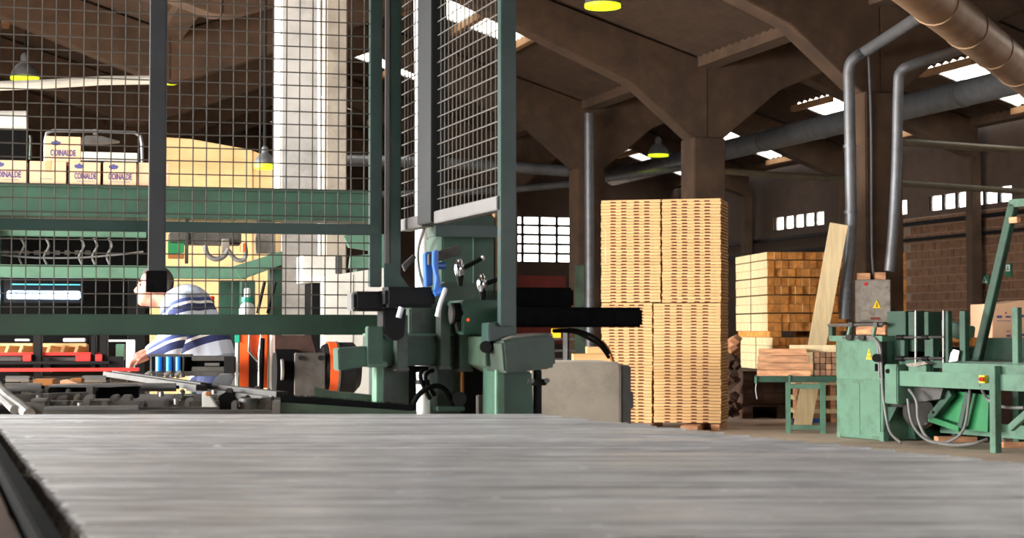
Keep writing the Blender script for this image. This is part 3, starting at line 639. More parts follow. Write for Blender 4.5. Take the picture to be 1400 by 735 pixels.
# guide rods and clamps on top
ptube(mf, 'guide_rod', 'steel', [(1133, 444.5, 0.0), (1208, 443, 0.0)], 0.016)
for x in (1134.5,): pbox(mf, 'rod_bracket', 'green_mid', x - 2, 443, x + 3, 462, 0.0, 0.05)
for x in (1161, 1195): ptube(mf, 'clamp_arm', 'green_light', [(x + 2, 444, 0), (x - 2, 462, -0.02)], 0.02); pbox(mf, 'clamp', 'steel_dark', x - 2, 440.5, x + 4, 447, -0.03, 0.07)
for x in (1160, 1177): ptube(mf, 'knob', 'steel_dark', [(x, 461, -0.12), (x, 461, 0.05)], 0.03, 10); ptube(mf, 'spindle', 'steel', [(x - 8, 461.5, -0.06), (x + 14, 462, -0.06)], 0.012)
ptube(mf, 'hose', 'hose_grey', [(1182, 462, -0.05), (1196, 464, -0.07), (1203, 474, -0.08), (1205, 496, -0.08), (1206, 518, -0.08), (1208, 545, -0.08), (1216, 588, -0.1), (1232, 605, -0.2)], 0.013, 8, 5)
ptube(mf, 'hose', 'hose_grey', [(1178, 460, -0.05), (1194, 461, -0.07), (1200, 472, -0.08), (1202, 496, -0.08), (1202.5, 516, -0.08)], 0.012, 8, 5)
ptube(mf, 'hand_knob', 'black_paint', [(1198, 489, -0.14), (1198, 489, -0.03)], 0.04, 12); pbox(mf, 'slot', 'pitch_dark', 1196, 497, 1201, 507, -0.034, 0.01, 0)
# dark fence plate and adjusting screws
pbox(mf, 'fence_plate', 'green_mid', 1213, 425, 1238, 492, 0.1, 0.3, 0.004); pbox(mf, 'fence_shadow_gap', 'pitch_dark', 1238, 428, 1242, 490, 0.12, 0.2); pbox(mf, 'fence_plate', 'green_mid', 1242, 426, 1253, 480, 0.1, 0.3, 0.004)  # black bar stands in for the shadow gap between the plates
for x in (1252, 1290): ptube(mf, 'threaded_rod', 'steel', [(x, 424, 0.02), (x, 498, 0.02)], 0.011)
for (x0, x1, y0, y1, m) in ((1231.5, 1236.5, 460, 512, 'green_mid'), (1264, 1269, 426, 490, 'green_mid'), (1269, 1275.5, 461, 512, 'green_mid'), (1291, 1296, 425, 500, 'green_mid'), (1312, 1319, 425, 500, 'green_mid'), (1384, 1391, 420, 500, 'green_light')):
    pbox(mf, 'stake', m, x0, y0, x1, y1, 0.03, 0.05)
for y in (461, 490): ptube(mf, 'adjusting_screw', 'steel_dark', [(1225, y, 0.02), (1291, y - 0.5, 0.02)], 0.012); ptube(mf, 'adjusting_knob', 'black_paint', [(1227, y, 0.02), (1236, y, 0.02)], 0.025, 10); ptube(mf, 'adjusting_knob', 'black_paint', [(1262, y, 0.02), (1270, y, 0.02)], 0.022, 10)
# side box, table beam, legs
o = pbox(mf, 'gear_box', 'green_light', 1209, 498, 1226, 551, -0.08, 0.3, 0.01); ptube(mf, 'bolt', 'black_paint', [(1213.5, 507, -0.095), (1213.5, 507, -0.08)], 0.022, 10, parent=o)
pbox(mf, 'table_beam', 'green_light', 1229, 513, 1415, 527, -0.05, 0.08, 0.004); pbox(mf, 'table_beam_web', 'green_light', 1288, 499, 1415, 513, -0.03, 0.06, 0.004)
pbox(mf, 'table_top', 'green_mid', 1229, 496, 1415, 501, 0.03, 0.75, 0.004); pbox(mf, 'table_beam_step', 'green_light', 1242, 499, 1266, 514, -0.04, 0.06)
ppoly(mf, 'worn_cover', 'box_grey', [(1238, 497), (1264, 494), (1268, 497), (1252, 501), (1240, 500)], -0.06, 0.3)
leg_to_floor(mf, 'table_leg', 'green_light', 1352, 1360, 500, -0.11, 0.07)
leg_to_floor(mf, 'table_leg', 'green_mid', 1384, 1392, 530, 0.55, 0.07); leg_to_floor(mf, 'table_leg', 'green_mid', 1300, 1306, 530, 0.6, 0.07)
pbox(mf, 'lower_rail', 'green_light', 1285, 583, 1415, 591, 0.45, 0.06); pbar(mf, 'brace', 'green_light', (1382, 585, -0.1), (1410, 560, -0.1), 0.06, 0.05)
ppoly(mf, 'chute_panel', 'green_bright', [(1278, 574), (1302, 534), (1352, 540), (1350, 590), (1312, 586)], 0.28, 0.04)
pbar(mf, 'chute_bar', 'green_mid', (1273, 572, 0.2), (1302, 536, 0.2), 0.07, 0.06); pbar(mf, 'chute_bar', 'green_mid', (1314, 584, 0.2), (1325, 536, 0.2), 0.06, 0.05); pbar(mf, 'chute_bar', 'green_bright', (1272, 572, 0.2), (1314, 586, 0.2), 0.05, 0.06)
o = ptube(mf, 'motor', 'steel_dark', [(1258, 563, 0.15), (1258, 563, 0.2), (1258, 563, 0.55)], [0.13, 0.16, 0.16], 20)
for i in range(6): a = i * math.pi / 3; ptube(mf, 'motor_bolt', 'steel', [(1258 + 15 * math.cos(a), 563 + 18 * math.sin(a), 0.14), (1258 + 15 * math.cos(a), 563 + 18 * math.sin(a), 0.2)], 0.012, 6, parent=o)
ppoly(mf, 'sheet_guard', 'steel_dark', [(1236, 528), (1290, 528), (1285, 545), (1250, 550)], 0.12, 0.2)
pbox(mf, 'blue_drive', 'blue', 1222, 537, 1242, 555, 0.2, 0.25, 0.01); ptube(mf, 'drive_shaft', 'steel_dark', [(1213, 554, 0.1), (1240, 554, 0.1)], 0.02)
ppoly(mf, 'lower_skirt', 'green_mid', [(1208, 552), (1240, 552), (1252, 600), (1208, 600)], 0.3, 0.3); ppoly(mf, 'gusset', 'green_mid', [(1213, 556), (1226, 556), (1215, 578)], 0.05, 0.03)
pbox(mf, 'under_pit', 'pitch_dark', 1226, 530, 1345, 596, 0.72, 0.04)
for pts in ([(1241, 545, 0), (1246, 575, -0.02), (1258, 594, -0.05), (1276, 604, -0.1), (1300, 602, -0.05), (1318, 585, 0), (1325, 545, 0.05), (1326, 530, 0.1)], [(1243, 532, 0), (1253, 548, -0.02), (1256, 575, -0.02), (1270, 600, -0.05), (1300, 608, -0.12), (1330, 606, -0.1), (1350, 600, 0)], [(1340, 525, -0.05), (1350, 545, 0.05), (1372, 556, 0.05), (1400, 557, 0.05)]):
    ptube(mf, 'cable_hose', 'hose_grey', pts, 0.014, 8, 6)
o = pbox(mf, 'switch_housing', 'yellow', 1338, 513, 1346, 523, -0.09, 0.05); ptube(mf, 'stop_button', 'red', [(1341, 518, -0.13), (1341, 518, -0.09)], 0.02, 12, parent=o)
pbar(mf, 'slanted_post', 'green_mid', (1336, 494, 0.4), (1386, 278, 0.4), 0.085, 0.06); pbar(mf, 'post_arm', 'green_light', (1382, 278, 0.4), (1412, 276, 0.4), 0.07, 0.06); pbox(mf, 'clip', 'beam_wood', 1379, 296, 1390, 305, 0.36, 0.05)
a = mf.pl(1320, 450, 0.9)
pbox(mf, 'rear_trough', 'green_mid', 1345, 462, 1412, 492, 0.9, 0.3, 0.006); pbox(mf, 'rear_trough_base', 'green_mid', 1243, 475, 1345, 500, 0.9, 0.2); pbar(mf, 'tube_chute', 'green_light', (1264, 440, 0.9), (1326, 456, 0.9), 0.14, 0.14); ptube(mf, 'chute_mouth', 'black_paint', [(1258, 436, 0.9), (1265, 440, 0.9)], 0.09, 14)
leg_to_floor(mf, 'trough_leg', 'green_mid', 1346, 1352, 490, 1.0, 0.06); leg_to_floor(mf, 'trough_leg', 'green_mid', 1250, 1255, 490, 1.0, 0.06)
pbox(mf, 'rear_timber_rest', 'pine_end', 1263, 461, 1340, 472, 0.92, 0.1)
# things on the machine
def on(fr, name, mat, x0, y0, x1, y1, off, t, label, cat, bev=0.003, group=None):
    a = fr.pl(x0, y1, off); b = fr.pl(x1, y0, off)
    return solo(name, G().box((0, 0, 0), (b.x - a.x, t, b.z - a.z)).mesh(name, mat, bev), sub(fr, fr.world((a.x, off, 0)).xy, z=fr.p.z + a.z), label, cat, group)
a = mf.pl(1306, 498.5, -0.0)
ppap = F(mf.world((a.x, -0.02, 0)).xy, -50, mf.p.z + a.z)
q = [(-0.05, 0.0), (0.04, 0.012), (0.062, 0.1), (0.0, 0.115), (-0.03, 0.08)]; ppap.p.z += 0.024
solo('paper_sheet', G().prism(q, 0, 0.012).mesh('paper_sheet', 'white', 0.002), ppap, 'crumpled white paper standing on the outfeed table', 'paper')
on(mf, 'wood_offcut', 'pine_pale', 1256.5, 448, 1262, 460.5, 0.94, 0.08, 'small pale wood offcut standing on the rear rail of the saw machine', 'wood')
on(mf, 'wood_offcut', 'beam_wood', 1170, 443.5, 1210, 457, 0.3, 0.14, 'orange brown wood block on the cabinet top behind the rods', 'wood')
for i, (x0, x1, y0, y1, d_) in enumerate(((1282, 1342, 596, 604, 0.5), (1372, 1412, 606, 612, 0.1))):
    a = PZ((x0 + x1) / 2, y1, 0); b_ = PZ(x1, y1, 0)
    solo('floor_offcut', G().box((-(b_.x - a.x), 0, 0), (b_.x - a.x, 0.12, 0.05)).mesh('floor_offcut', 'beam_wood', 0.003), F(a.xy, 4), ['brown plank offcut on the floor under the outfeed table', 'flat wood offcuts on the floor beside the table leg'][i], 'wood')
random.seed(9)
for i, (x, y) in enumerate(((1367, 607),)):
    bm = G(); pr = [(0.01, 0), (0.045, 0.01), (0.05, 0.035), (0.03, 0.06), (0.004, 0.068)]
    solo('paper_ball', G().lathe((0, 0, 0), pr, seg=7).mesh('paper_ball', 'white', 0, True, 15), F(PZ(x, y, 0).xy, 0), 'crumpled white paper ball on the floor by the table leg', 'paper')
# ---- infeed stand with beams
sf2 = thing('infeed_stand', 'small pale green steel stand carrying the sawn beams', 'stand', F(PZ(1078, 592, 0).xy, -8))
pbox(sf2, 'top_plate', 'green_mid', 1033, 514, 1143, 522, -0.02, 0.5)
leg_to_floor(sf2, 'leg', 'green_light', 1074, 1081, 522, 0, 0.06); leg_to_floor(sf2, 'leg', 'green_light', 1121, 1129, 522, 0, 0.06)
leg_to_floor(sf2, 'leg', 'green_mid', 1074, 1081, 522, 0.4, 0.06); leg_to_floor(sf2, 'leg', 'green_mid', 1121, 1129, 522, 0.4, 0.06)
pbox(sf2, 'upper_bar', 'green_light', 1080, 525, 1122, 531, 0.0, 0.05); pbox(sf2, 'lower_bar', 'green_light', 1080, 581, 1122, 587, 0.0, 0.05)
pbox(sf2, 'top_bracket', 'green_light', 1078, 512, 1081, 525, -0.03, 0.02); pbox(sf2, 'end_clip', 'green_light', 1031.5, 514, 1035, 524, -0.04, 0.06)
ptube(sf2, 'string', 'white', [(1034, 523, -0.03), (1033, 533, -0.03), (1035, 545, -0.03)], 0.004, 5, 4)
for i, (x0, x1, y0, y1) in enumerate(((1035, 1109, 505.8, 513.6), (1035, 1112, 496.2, 504.9), (1036, 1106, 486.2, 495.3), (1037, 1103, 476.6, 485.3))):
    on(sf2, 'wood_beam', 'beam_wood', x0, y0, x1, y1, 0.0, 0.12, ['lowest', 'second lowest', 'third lowest', 'topmost'][i] + ' long sawn beam at the front of the stand', 'wood beam', 0.004, 'beams on the infeed stand')
k = 0
for r, (y0, y1) in enumerate(((505.4, 513.6), (497, 505.2), (488.5, 496.8), (481.2, 488.3))):
    for c in range(4):
        x0 = 1113.5 + c * 8
        if r >= 2 and c == 0: pass
        on(sf2, 'wood_beam', 'beam_end', x0, y0, x0 + 7.2, y1 - 0.5, 0.02, 0.4, 'short square beam with end towards us, %s from the left in the %s row' % (['first', 'second', 'third', 'fourth'][c], ['lowest', 'second lowest', 'third lowest', 'top'][r]), 'wood beam', 0.003, 'beam ends beside the cabinet')
on(sf2, 'wood_beam', 'pine_pale', 1080, 471.5, 1143, 476 + 4.9, 0.14, 0.2, 'pale long board lying on top of the beam ends', 'wood beam')
a, b = PZ(1097, 584, 0), PX(1147, 306, 17.55)
ax = (b - a); fr = F(a.xy, 0, 0)
solo('leaning_plank', G().obox((0, 0, 0.012), ax, 0.19, 0.04, Vector((0, 1, 0))).mesh('leaning_plank', 'pine_pale', 0.003), fr, 'long pale plank leaning upright behind the stand', 'plank')
a = PZ(1110, 575, 0); 
fr = thing('pallet', 'stack of pale pallets on a blue skid seen under the stand', 'pallet', F(PX(1112, 575, 18.6).xy, 0))
for i, y in enumerate((520, 541, 559)): pbox(fr, 'deck_board', 'pine_pale', 1088, y, 1146, y + 6, 0, 0.4)
for x in (1090, 1113, 1136): leg_to_floor(fr, 'pallet_block', 'beam_wood', x, x + 7, 521, 0.03, 0.3)
pbox(fr, 'blue_skid', 'blue', 1084, 572, 1126, 581, -0.05, 0.06)
# ---- switch box on the column
ef = thing('switch_box', 'grey speckled electrical switch box with yellow warning triangle on the column', 'electrical box', F(PX(1194, 440, 17.6).xy, -8, PX(1194, 440, 17.6).z))
pbox(ef, 'box_body', 'box_grey', 1170, 382, 1218, 440, 0.0, 0.3, 0.008); pbox(ef, 'box_door', 'box_grey', 1178, 384, 1217, 437, -0.02, 0.02, 0.003)
ppoly(ef, 'warning_triangle', 'yellow', [(1193, 421), (1204.5, 421), (1198.7, 409.5)], -0.026, 0.006); ppoly(ef, 'bolt_symbol', 'black_paint', [(1198.2, 419.5), (1199.6, 419.5), (1199.2, 413.5), (1198.4, 413.5)], -0.029, 0.004)
pbox(ef, 'name_plate', 'red_dark', 1190, 433.5, 1203, 436.5, -0.026, 0.006, 0); ppoly(ef, 'sticker', 'red', [(1180, 388), (1184, 385), (1187, 388), (1184, 391)], -0.026, 0.006)
on(ef, 'wood_offcut', 'beam_wood', 1172, 373, 1190, 381.7, 0.05, 0.1, 'brown wood block on top of the switch box, left one', 'wood'); on(ef, 'wood_offcut', 'beam_wood', 1196, 372, 1211, 381.7, 0.08, 0.1, 'brown wood block on top of the switch box, right one', 'wood')
# ---- big carton behind the machine
cf = thing('carton', 'large tan carton with blue print behind the outfeed table', 'box', F(PX(1357, 470, 17.2).xy, 6, 0))
zz = cf.pl(1357, 462).z
part(cf, 'carton_body', G().box((0, 0, zz), (cf.pl(1450, 440).x, 0.6, cf.pl(1357, 415).z)).mesh('carton_body', 'cardboard', 0.004)); 
ppoly(cf, 'lid_flap', 'cardboard', [(1357, 417), (1400, 410), (1450, 409), (1450, 417)], -0.004, 0.5)
part(cf, 'stillage', G().box((0.02, 0.02, 0), (0.6, 0.5, zz - 0.001)).mesh('stillage', 'timber_dark', 0.004))
for (x0, y0, x1, y1, m) in ((1363, 431, 1370, 434.5, 'print_blue'), (1375, 431.5, 1382, 434, 'print_blue'), (1392, 430, 1402, 433.5, 'print_blue'), (1374, 426.5, 1376.5, 428.5, 'print_red'), (1391, 423.5, 1393.5, 426, 'print_red'), (1363, 438, 1382, 438.8, 'print_blue'), (1376, 452, 1381, 453, 'print_blue'), (1376, 457.5, 1382, 460, 'print_blue'), (1392, 456, 1402, 459, 'print_blue')):
    pbox(cf, 'print', m, x0, y0, x1, y1, -0.004, 0.003, 0)
# ================================================================ GREEN CLAMPING MACHINE IN THE MIDDLE
cm = thing('clamping_machine', 'oily green clamping machine under the mesh cage with black bars and levers', 'machine', F((-0.15, 5.9), 14.5))
# bed and uprights
pbox(cm, 'bed_beam', 'green_oil', 515, 457, 690, 500, -0.15, 0.3, 0.006)
pbox(cm, 'bed_top_strip', 'green_light', 515, 455.5, 690, 459, -0.17, 0.3, 0.002)
for (x0, x1, y0, y1) in ((520, 546, 462, 499), (556, 603, 466, 497), (646, 668, 462, 499)): pbox(cm, 'bed_panel', 'green_mid', x0, y0, x1, y1, -0.165, 0.015, 0.003)
for (x0, x1, y0, y1) in ((543, 558, 430, 507), (603, 616, 418, 505), (629, 645, 452, 508)):
    o = pbox(cm, 'upright_rib', 'green_oil', x0, y0, x1, y1, -0.24, 0.09, 0.003); pbox(cm, 'rib_foot', 'steel_dark', x0 - 2, y1 - 4, x1 + 2, y1, -0.245, 0.1, 0.002, parent=o)
# legs
leg_to_floor(cm, 'leg', 'green_light', 515, 524, 497, -0.2, 0.1); pbox(cm, 'leg_panel', 'green_oil', 524, 500, 559, 575, -0.1, 0.05)
leg_to_floor(cm, 'leg', 'green_oil', 589, 598, 500, -0.2, 0.1); pbox(cm, 'leg_panel', 'green_oil', 598, 500, 630, 575, -0.12, 0.06)
a = [cm.pl(x, y, -0.55) for x, y in ((680, 500), (727, 508), (738, 580), (676, 580))]
part(cm, 'leg', G().prism([(a[0].x, a[0].z), (a[1].x, a[1].z), (a[2].x + 0.02, 0.0), (a[3].x, 0.0)], -0.55, 0.2).mesh('leg', 'green_mid', 0.004))
pbox(cm, 'leg_edge', 'green_light', 679, 500, 690, 580, -0.57, 0.03)
ppoly(cm, 'leg_arm', 'green_light', [(668, 497), (690, 497), (690, 512), (668, 500)], -0.45, 0.3)
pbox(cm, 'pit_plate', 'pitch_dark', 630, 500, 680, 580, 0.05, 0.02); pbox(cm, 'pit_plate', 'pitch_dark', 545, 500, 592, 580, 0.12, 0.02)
pbox(cm, 'dull_plate', 'iron_dusty', 655, 540, 680, 580, -0.1, 0.05)
# cylinder and hoses below the bed
o = ptube(cm, 'hydraulic_cylinder', 'white', [(579, 580, -0.25), (578, 524, -0.25)], 0.023, 16); ptube(cm, 'cylinder_band', 'black_paint', [(578, 525, -0.25), (578, 519, -0.25)], 0.025, 16, parent=o); ptube(cm, 'cylinder_head', 'white', [(578, 519, -0.25), (577, 508, -0.25)], 0.021, 16, parent=o)
ptube(cm, 'hose', 'black_rubber', [(562, 560, -0.3), (572, 540, -0.32), (590, 528, -0.32), (606, 530, -0.3), (616, 545, -0.28), (618, 556, -0.28)], 0.009, 8, 5)
ptube(cm, 'hose', 'black_rubber', [(588, 545, -0.28), (576, 520, -0.3), (576, 508, -0.28), (584, 503, -0.25)], 0.007, 8, 5); ptube(cm, 'hose', 'black_rubber', [(594, 540, -0.28), (583, 520, -0.3), (584, 510, -0.28), (592, 506, -0.25)], 0.007, 8, 5)
pbox(cm, 'valve_block', 'green_mid', 598, 555, 636, 562, -0.3, 0.08); ptube(cm, 'valve_knob', 'black_paint', [(628, 545, -0.32), (628, 545, -0.26)], 0.025, 12); ptube(cm, 'brass_rod', 'orange_brown', [(632, 507, -0.2), (632, 545, -0.2)], 0.006)
# left arm and bracket
ppoly(cm, 'left_arm', 'green_mid', [(462, 476), (504, 473), (504, 500), (463, 507)], -0.25, 0.12, 0.004); ppoly(cm, 'left_bracket', 'green_mid', [(503, 446), (524, 446), (524, 497), (503, 497)], -0.27, 0.06, 0.003)
pbox(cm, 'arm_lip', 'green_light', 503, 494, 530, 502, -0.26, 0.1)
# black bars across the top
o = pbox(cm, 'black_bar', 'black_paint', 484, 398, 530, 425, -0.3, 0.12, 0.012); pbox(cm, 'bar_cap', 'steel', 480.5, 400, 485, 424, -0.29, 0.1, 0.004, parent=o)
pbox(cm, 'black_bar', 'black_paint', 527, 392, 596, 420, -0.36, 0.14, 0.012)
pbox(cm, 'black_bar', 'black_rubber', 688, 393, 785, 420, -0.28, 0.12, 0.008)
pbox(cm, 'black_bar', 'black_rubber', 690, 420, 879, 447, -0.5, 0.12, 0.008)
ppoly(cm, 'black_block', 'black_paint', [(524, 421), (556, 421), (553, 460), (542, 466), (524, 452)], -0.28, 0.12, 0.004)
# oily head with disc
ppoly(cm, 'head', 'green_oil', [(560, 420), (600, 396), (606, 385), (640, 384), (688, 402), (690, 458), (560, 458)], -0.1, 0.3, 0.006)
o = pbox(cm, 'jaw_block', 'green_mid', 632, 410, 688, 457, -0.34, 0.24, 0.005)
ptube(cm, 'jaw_disc', 'pitch_dark', [(619, 428, -0.3), (632, 428, -0.3)], 0.036, 18); ptube(cm, 'disc_rim', 'steel_dark', [(616, 428, -0.3), (619, 428, -0.3)], 0.036, 18); ppoly(cm, 'disc_tongue', 'black_paint', [(624, 440), (632, 440), (632, 452), (627, 453)], -0.33, 0.04)
ptube(cm, 'red_dot', 'orange', [(640, 437, -0.345), (640, 437, -0.335)], 0.006, 8, parent=o)
# side box towards the camera with rounded end
ppoly(cm, 'end_box', 'green_oil', [(686, 466), (700, 462), (754, 456), (759, 462), (760, 500), (752, 504), (690, 510)], -0.68, 0.28, 0.008)
ppoly(cm, 'end_box_lid', 'box_grey', [(688, 464), (702, 459), (754, 455), (757, 458), (702, 463)], -0.66, 0.24, 0.002)
ppoly(cm, 'post_shoe', 'green_dark', [(668, 441), (706, 438), (706, 466), (668, 466)], -0.6, 0.1, 0.003); pbox(cm, 'shoe_plate', 'green_dark', 668, 441, 672, 466, -0.62, 0.02)
pbox(cm, 'side_plate', 'green_oil', 664, 460, 688, 500, -0.5, 0.3, 0.003); ptube(cm, 'bolt_knob', 'black_paint', [(664, 474, -0.56), (664, 474, -0.45)], 0.02, 12)
pbox(cm, 'stand_bar', 'black_paint', 733, 505, 741, 580, -0.5, 0.04); pbox(cm, 'stand_bar', 'black_paint', 722, 518, 748, 527, -0.52, 0.03)
for x in (721, 727, 748): ptube(cm, 'bolt', 'steel', [(x, 520, -0.55), (x, 520, -0.5)], 0.009, 8)
# blue clamp with its bar
o = ppoly(cm, 'clamp_body', 'blue', [(581, 346), (587, 343), (592, 345), (592, 390), (583, 392)], -0.33, 0.05, 0.003)
ppoly(cm, 'clamp_handle', 'blue', [(593, 344), (596, 341), (600, 342), (600, 372), (604, 392), (602, 400), (594, 402), (597, 380), (593, 362)], -0.4, 0.035, 0.003, parent=o)
ppoly(cm, 'clamp_bar', 'iron_dusty', [(586, 347), (629, 334), (631, 347), (586, 362)], -0.36, 0.02, 0.002, parent=o); ptube(cm, 'clamp_screw', 'blue', [(593, 363, -0.37), (609, 363, -0.37)], 0.012, 10, parent=o)
ptube(cm, 'clamp_pad', 'blue', [(594, 401, -0.4), (610, 396, -0.4)], 0.012, 10, parent=o)
ptube(cm, 'chrome_lever', 'bright_metal', [(609, 395, -0.42), (606, 404, -0.43), (602, 415, -0.43), (598, 432, -0.42)], 0.008, 8, 4); ptube(cm, 'chrome_lever', 'bright_metal', [(549, 420, -0.42), (545, 434, -0.42)], 0.009, 8)
for (x, y, ex, ey, of_) in ((628, 367, 660, 352, -0.3), (659, 388, 688, 379, -0.3)):
    c = cm.pl(x, y, of_)
    o = part(cm, 'chrome_ball', G().lathe((c.x, c.y, c.z - 0.034), [(0.003, 0), (0.013, 0.008), (0.018, 0.026), (0.018, 0.044), (0.012, 0.06), (0.003, 0.068)], seg=16).mesh('chrome_ball', 'chrome'))
    ptube(cm, 'ball_stem', 'black_paint', [(x + 1, y + 9, of_), (x + 1, y + 24, of_)], [0.014, 0.008], 10, parent=o); ptube(cm, 'ball_lever', 'black_paint', [(x + 7, y - 1, of_), (ex, ey, of_)], 0.008, 8, parent=o); ptube(cm, 'lever_tip', 'chrome', [(ex - 2, ey + 1, of_), (ex + 1, ey - 1, of_)], 0.009, 8, parent=o)
ppoly(cm, 'grey_lever', 'iron_dusty', [(550, 362), (566, 347), (570, 352), (554, 371)], -0.2, 0.02, 0.002)
pbox(cm, 'rear_hood', 'green_mid', 604, 322, 676, 440, 0.35, 0.3, 0.006); pbox(cm, 'rear_hood_seam', 'green_light', 646.5, 322, 648, 440, 0.345, 0.01, 0); pbox(cm, 'rear_trim', 'roof_wood', 677, 270, 684, 440, 0.4, 0.05, 0.002)
pbox(cm, 'rear_hood_top', 'green_mid', 604, 295, 676, 321, 0.36, 0.28, 0.004)
leg_to_floor(cm, 'rear_leg', 'green_oil', 606, 626, 442, 0.4, 0.1); leg_to_floor(cm, 'rear_leg', 'green_oil', 655, 675, 442, 0.4, 0.1)
# black oil hoses over the end
for i, (d0) in enumerate((0, 6)):
    ptube(cm, 'oil_hose', 'black_rubber', [(757, 452, -0.3), (785, 451 + d0 * .4, -0.2), (808, 458 + d0, 0.2), (822, 468 + d0, 0.5), (832, 482 + d0, 0.7)], 0.007, 8, 5)
# ---- concrete block behind it
kb = thing('concrete_base', 'grey plastered concrete base with dark steel end plate', 'concrete block', F(PX(735, 500, 7.0).xy, 8))
a = kb.pl(735, 495); b = kb.pl(850, 497)
part(kb, 'block_body', G().box((a.x - 0.04, 0, 0), (b.x, 0.5, a.z)).mesh('block_body', 'concrete_block', 0.012)); part(kb, 'end_plate', G().box((b.x + 0.002, 0.02, 0), (b.x + 0.045, 0.5, a.z - 0.015)).mesh('end_plate', 'steel_dark', 0.006))
pbox(kb, 'hinge', 'steel_dark', 861, 535, 866, 558, 0.03, 0.06)
rp = F(kb.p.xy, 8)
solo('red_hose', G().tube(smoothpts([kb.pl(822, 466, 0.15), kb.pl(830, 476, 0.15), kb.pl(835, 487, 0.15), kb.pl(838, 496, 0.15)], 5), 0.009, 8).mesh('red_hose', 'orange_brown'), rp, 'thin rusty red hose ending on the concrete base', 'hose')
# ---- green post and clutter seen past the black bars
gp = F(PX(780, 470, 20.5).xy, 0)
fr = thing('steel_rack', 'grey green steel rack behind the concrete base', 'rack', gp)
for (x0, x1, y0, m) in ((770, 776, 448, 'galvanized'), (786, 799, 362, 'green_oil')): leg_to_floor(fr, 'rack_post', m, x0, x1, y0, 0, 0.1)
for y in (462, 478, 490): pbox(fr, 'rack_shelf', 'steel_dark', 758, y, 800, y + 2.5, 0.02, 0.3)
on(fr, 'parts_bin', 'yellow', 754, 449, 767, 461.5, 0.05, 0.2, 'yellow parts bin on the steel rack behind the black bars', 'box'); on(fr, 'parts_bin', 'red', 771.5, 456, 777, 461.5, 0.12, 0.15, 'small red parts bin on the steel rack', 'box')
# ================================================================ LEFT: GREEN PRESS LINE BEHIND THE MESH
gm = thing('press_line', 'long green press line with heavy beams and dark bays behind the mesh', 'machine', F(PX(430, 450, 10.35).xy, 14.5))
def hbeam(name, mat, x0, x1, y0, y1, xr, off, t, bev=0.004):      # a level beam: heights read at column xr
    a = gm.pl(xr, y1, off); b = gm.pl(xr, y0, off)
    return part(gm, name, G().box((gm.pl(x0, 400, off).x, off, a.z), (gm.pl(x1, 400, off).x, off + t, b.z)).mesh(name, mat, bev))
hbeam('upper_beam', 'green_mid', -60, 513, 259, 295, 300, 0.0, 0.25); hbeam('upper_beam_flange', 'green_mid', -60, 513, 255.5, 260, 300, -0.03, 0.3); hbeam('upper_beam_flange', 'green_mid', -60, 513, 294, 299, 300, -0.03, 0.3)
hbeam('cable_rail', 'green_light', -60, 200, 313, 323, 100, 0.05, 0.1)
hbeam('lower_beam', 'green_light', -60, 338, 363, 380, 200, -0.02, 0.12)
ppoly(gm, 'sloping_beam', 'green_light', [(318, 364), (386, 343), (386, 362), (330, 382)], -0.04, 0.12, 0.004)
ppoly(gm, 'corner_plate', 'green_light', [(470, 322), (525, 320), (525, 366), (478, 366), (480, 350), (520, 345), (478, 338)], -0.04, 0.06)
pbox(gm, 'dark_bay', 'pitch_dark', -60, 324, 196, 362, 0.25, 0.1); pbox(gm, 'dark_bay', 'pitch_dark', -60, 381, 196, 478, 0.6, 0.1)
for x in (28, 62, 110, 128, 148): ptube(gm, 'cable', 'hose_grey', [(x, 325, 0.12), (x + 5, 336, 0.12), (x - 2, 350, 0.12), (x + 2, 361, 0.12)], 0.007, 6, 3)
ptube(gm, 'hanging_cable', 'hose_grey', [(0, 348, 0.1), (50, 352, 0.1), (110, 352, 0.1), (160, 348, 0.1), (196, 344, 0.1)], 0.006, 6, 4)
for i in range(9): pbox(gm, 'chain_link', 'steel_dark', 4 + i * 14, 342, 12 + i * 14, 348, 0.15, 0.03, 0.002)
for (x0, x1, yt) in ((331, 349, 383), (370, 386, 345), (-20, 0, 300), (488, 512, 366)): leg_to_floor(gm, 'upright', 'green_mid', x0, x1, yt, 0.0, 0.18)
pbox(gm, 'back_panel', 'green_mid', 300, 383, 332, 470, 0.25, 0.05)
leg_to_floor(gm, 'upright', 'black_paint', 176, 200, 324, 0.42, 0.12)
# cable loops and blocks under the upper beam
pbox(gm, 'cable_tray', 'iron_dusty', 232, 319, 330, 333, 0.1, 0.2); pbox(gm, 'junction_box', 'box_grey', 304, 326, 314, 345, 0.02, 0.1); pbox(gm, 'tray_hanger', 'steel_dark', 253, 296, 258, 360, 0.08, 0.04)
ptube(gm, 'cable_loop', 'hose_grey', [(280, 335, 0.0), (284, 348, 0.0), (295, 354, 0.0), (306, 350, 0.0), (312, 340, 0.0)], 0.016, 8, 5); ptube(gm, 'cable_loop', 'hose_grey', [(312, 342, 0.0), (322, 354, 0.0), (333, 355, 0.0), (336, 345, 0.0), (334, 332, 0.0)], 0.014, 8, 5)
ptube(gm, 'orange_plug', 'orange', [(333, 333, -0.01), (333, 344, -0.01)], 0.022, 10)
ppoly(gm, 'yellow_green_guard', 'green_bright', [(230, 330), (252, 326), (252, 345), (230, 348)], 0.1, 0.05); pbox(gm, 'wood_guard', 'orange_brown', 230, 347, 252, 353, 0.1, 0.06)
pbox(gm, 'grey_door', 'box_grey', 350, 297, 378, 346, 0.2, 0.1); pbox(gm, 'pale_trim', 'plywood', 377, 297, 384, 346, 0.19, 0.08)
for (xa, ya, xb, yb) in ((362, 384, 352, 428), (377, 384, 366, 428)): ptube(gm, 'black_strut', 'black_paint', [(xa, ya, -0.1), (xb, yb, -0.1)], 0.01)
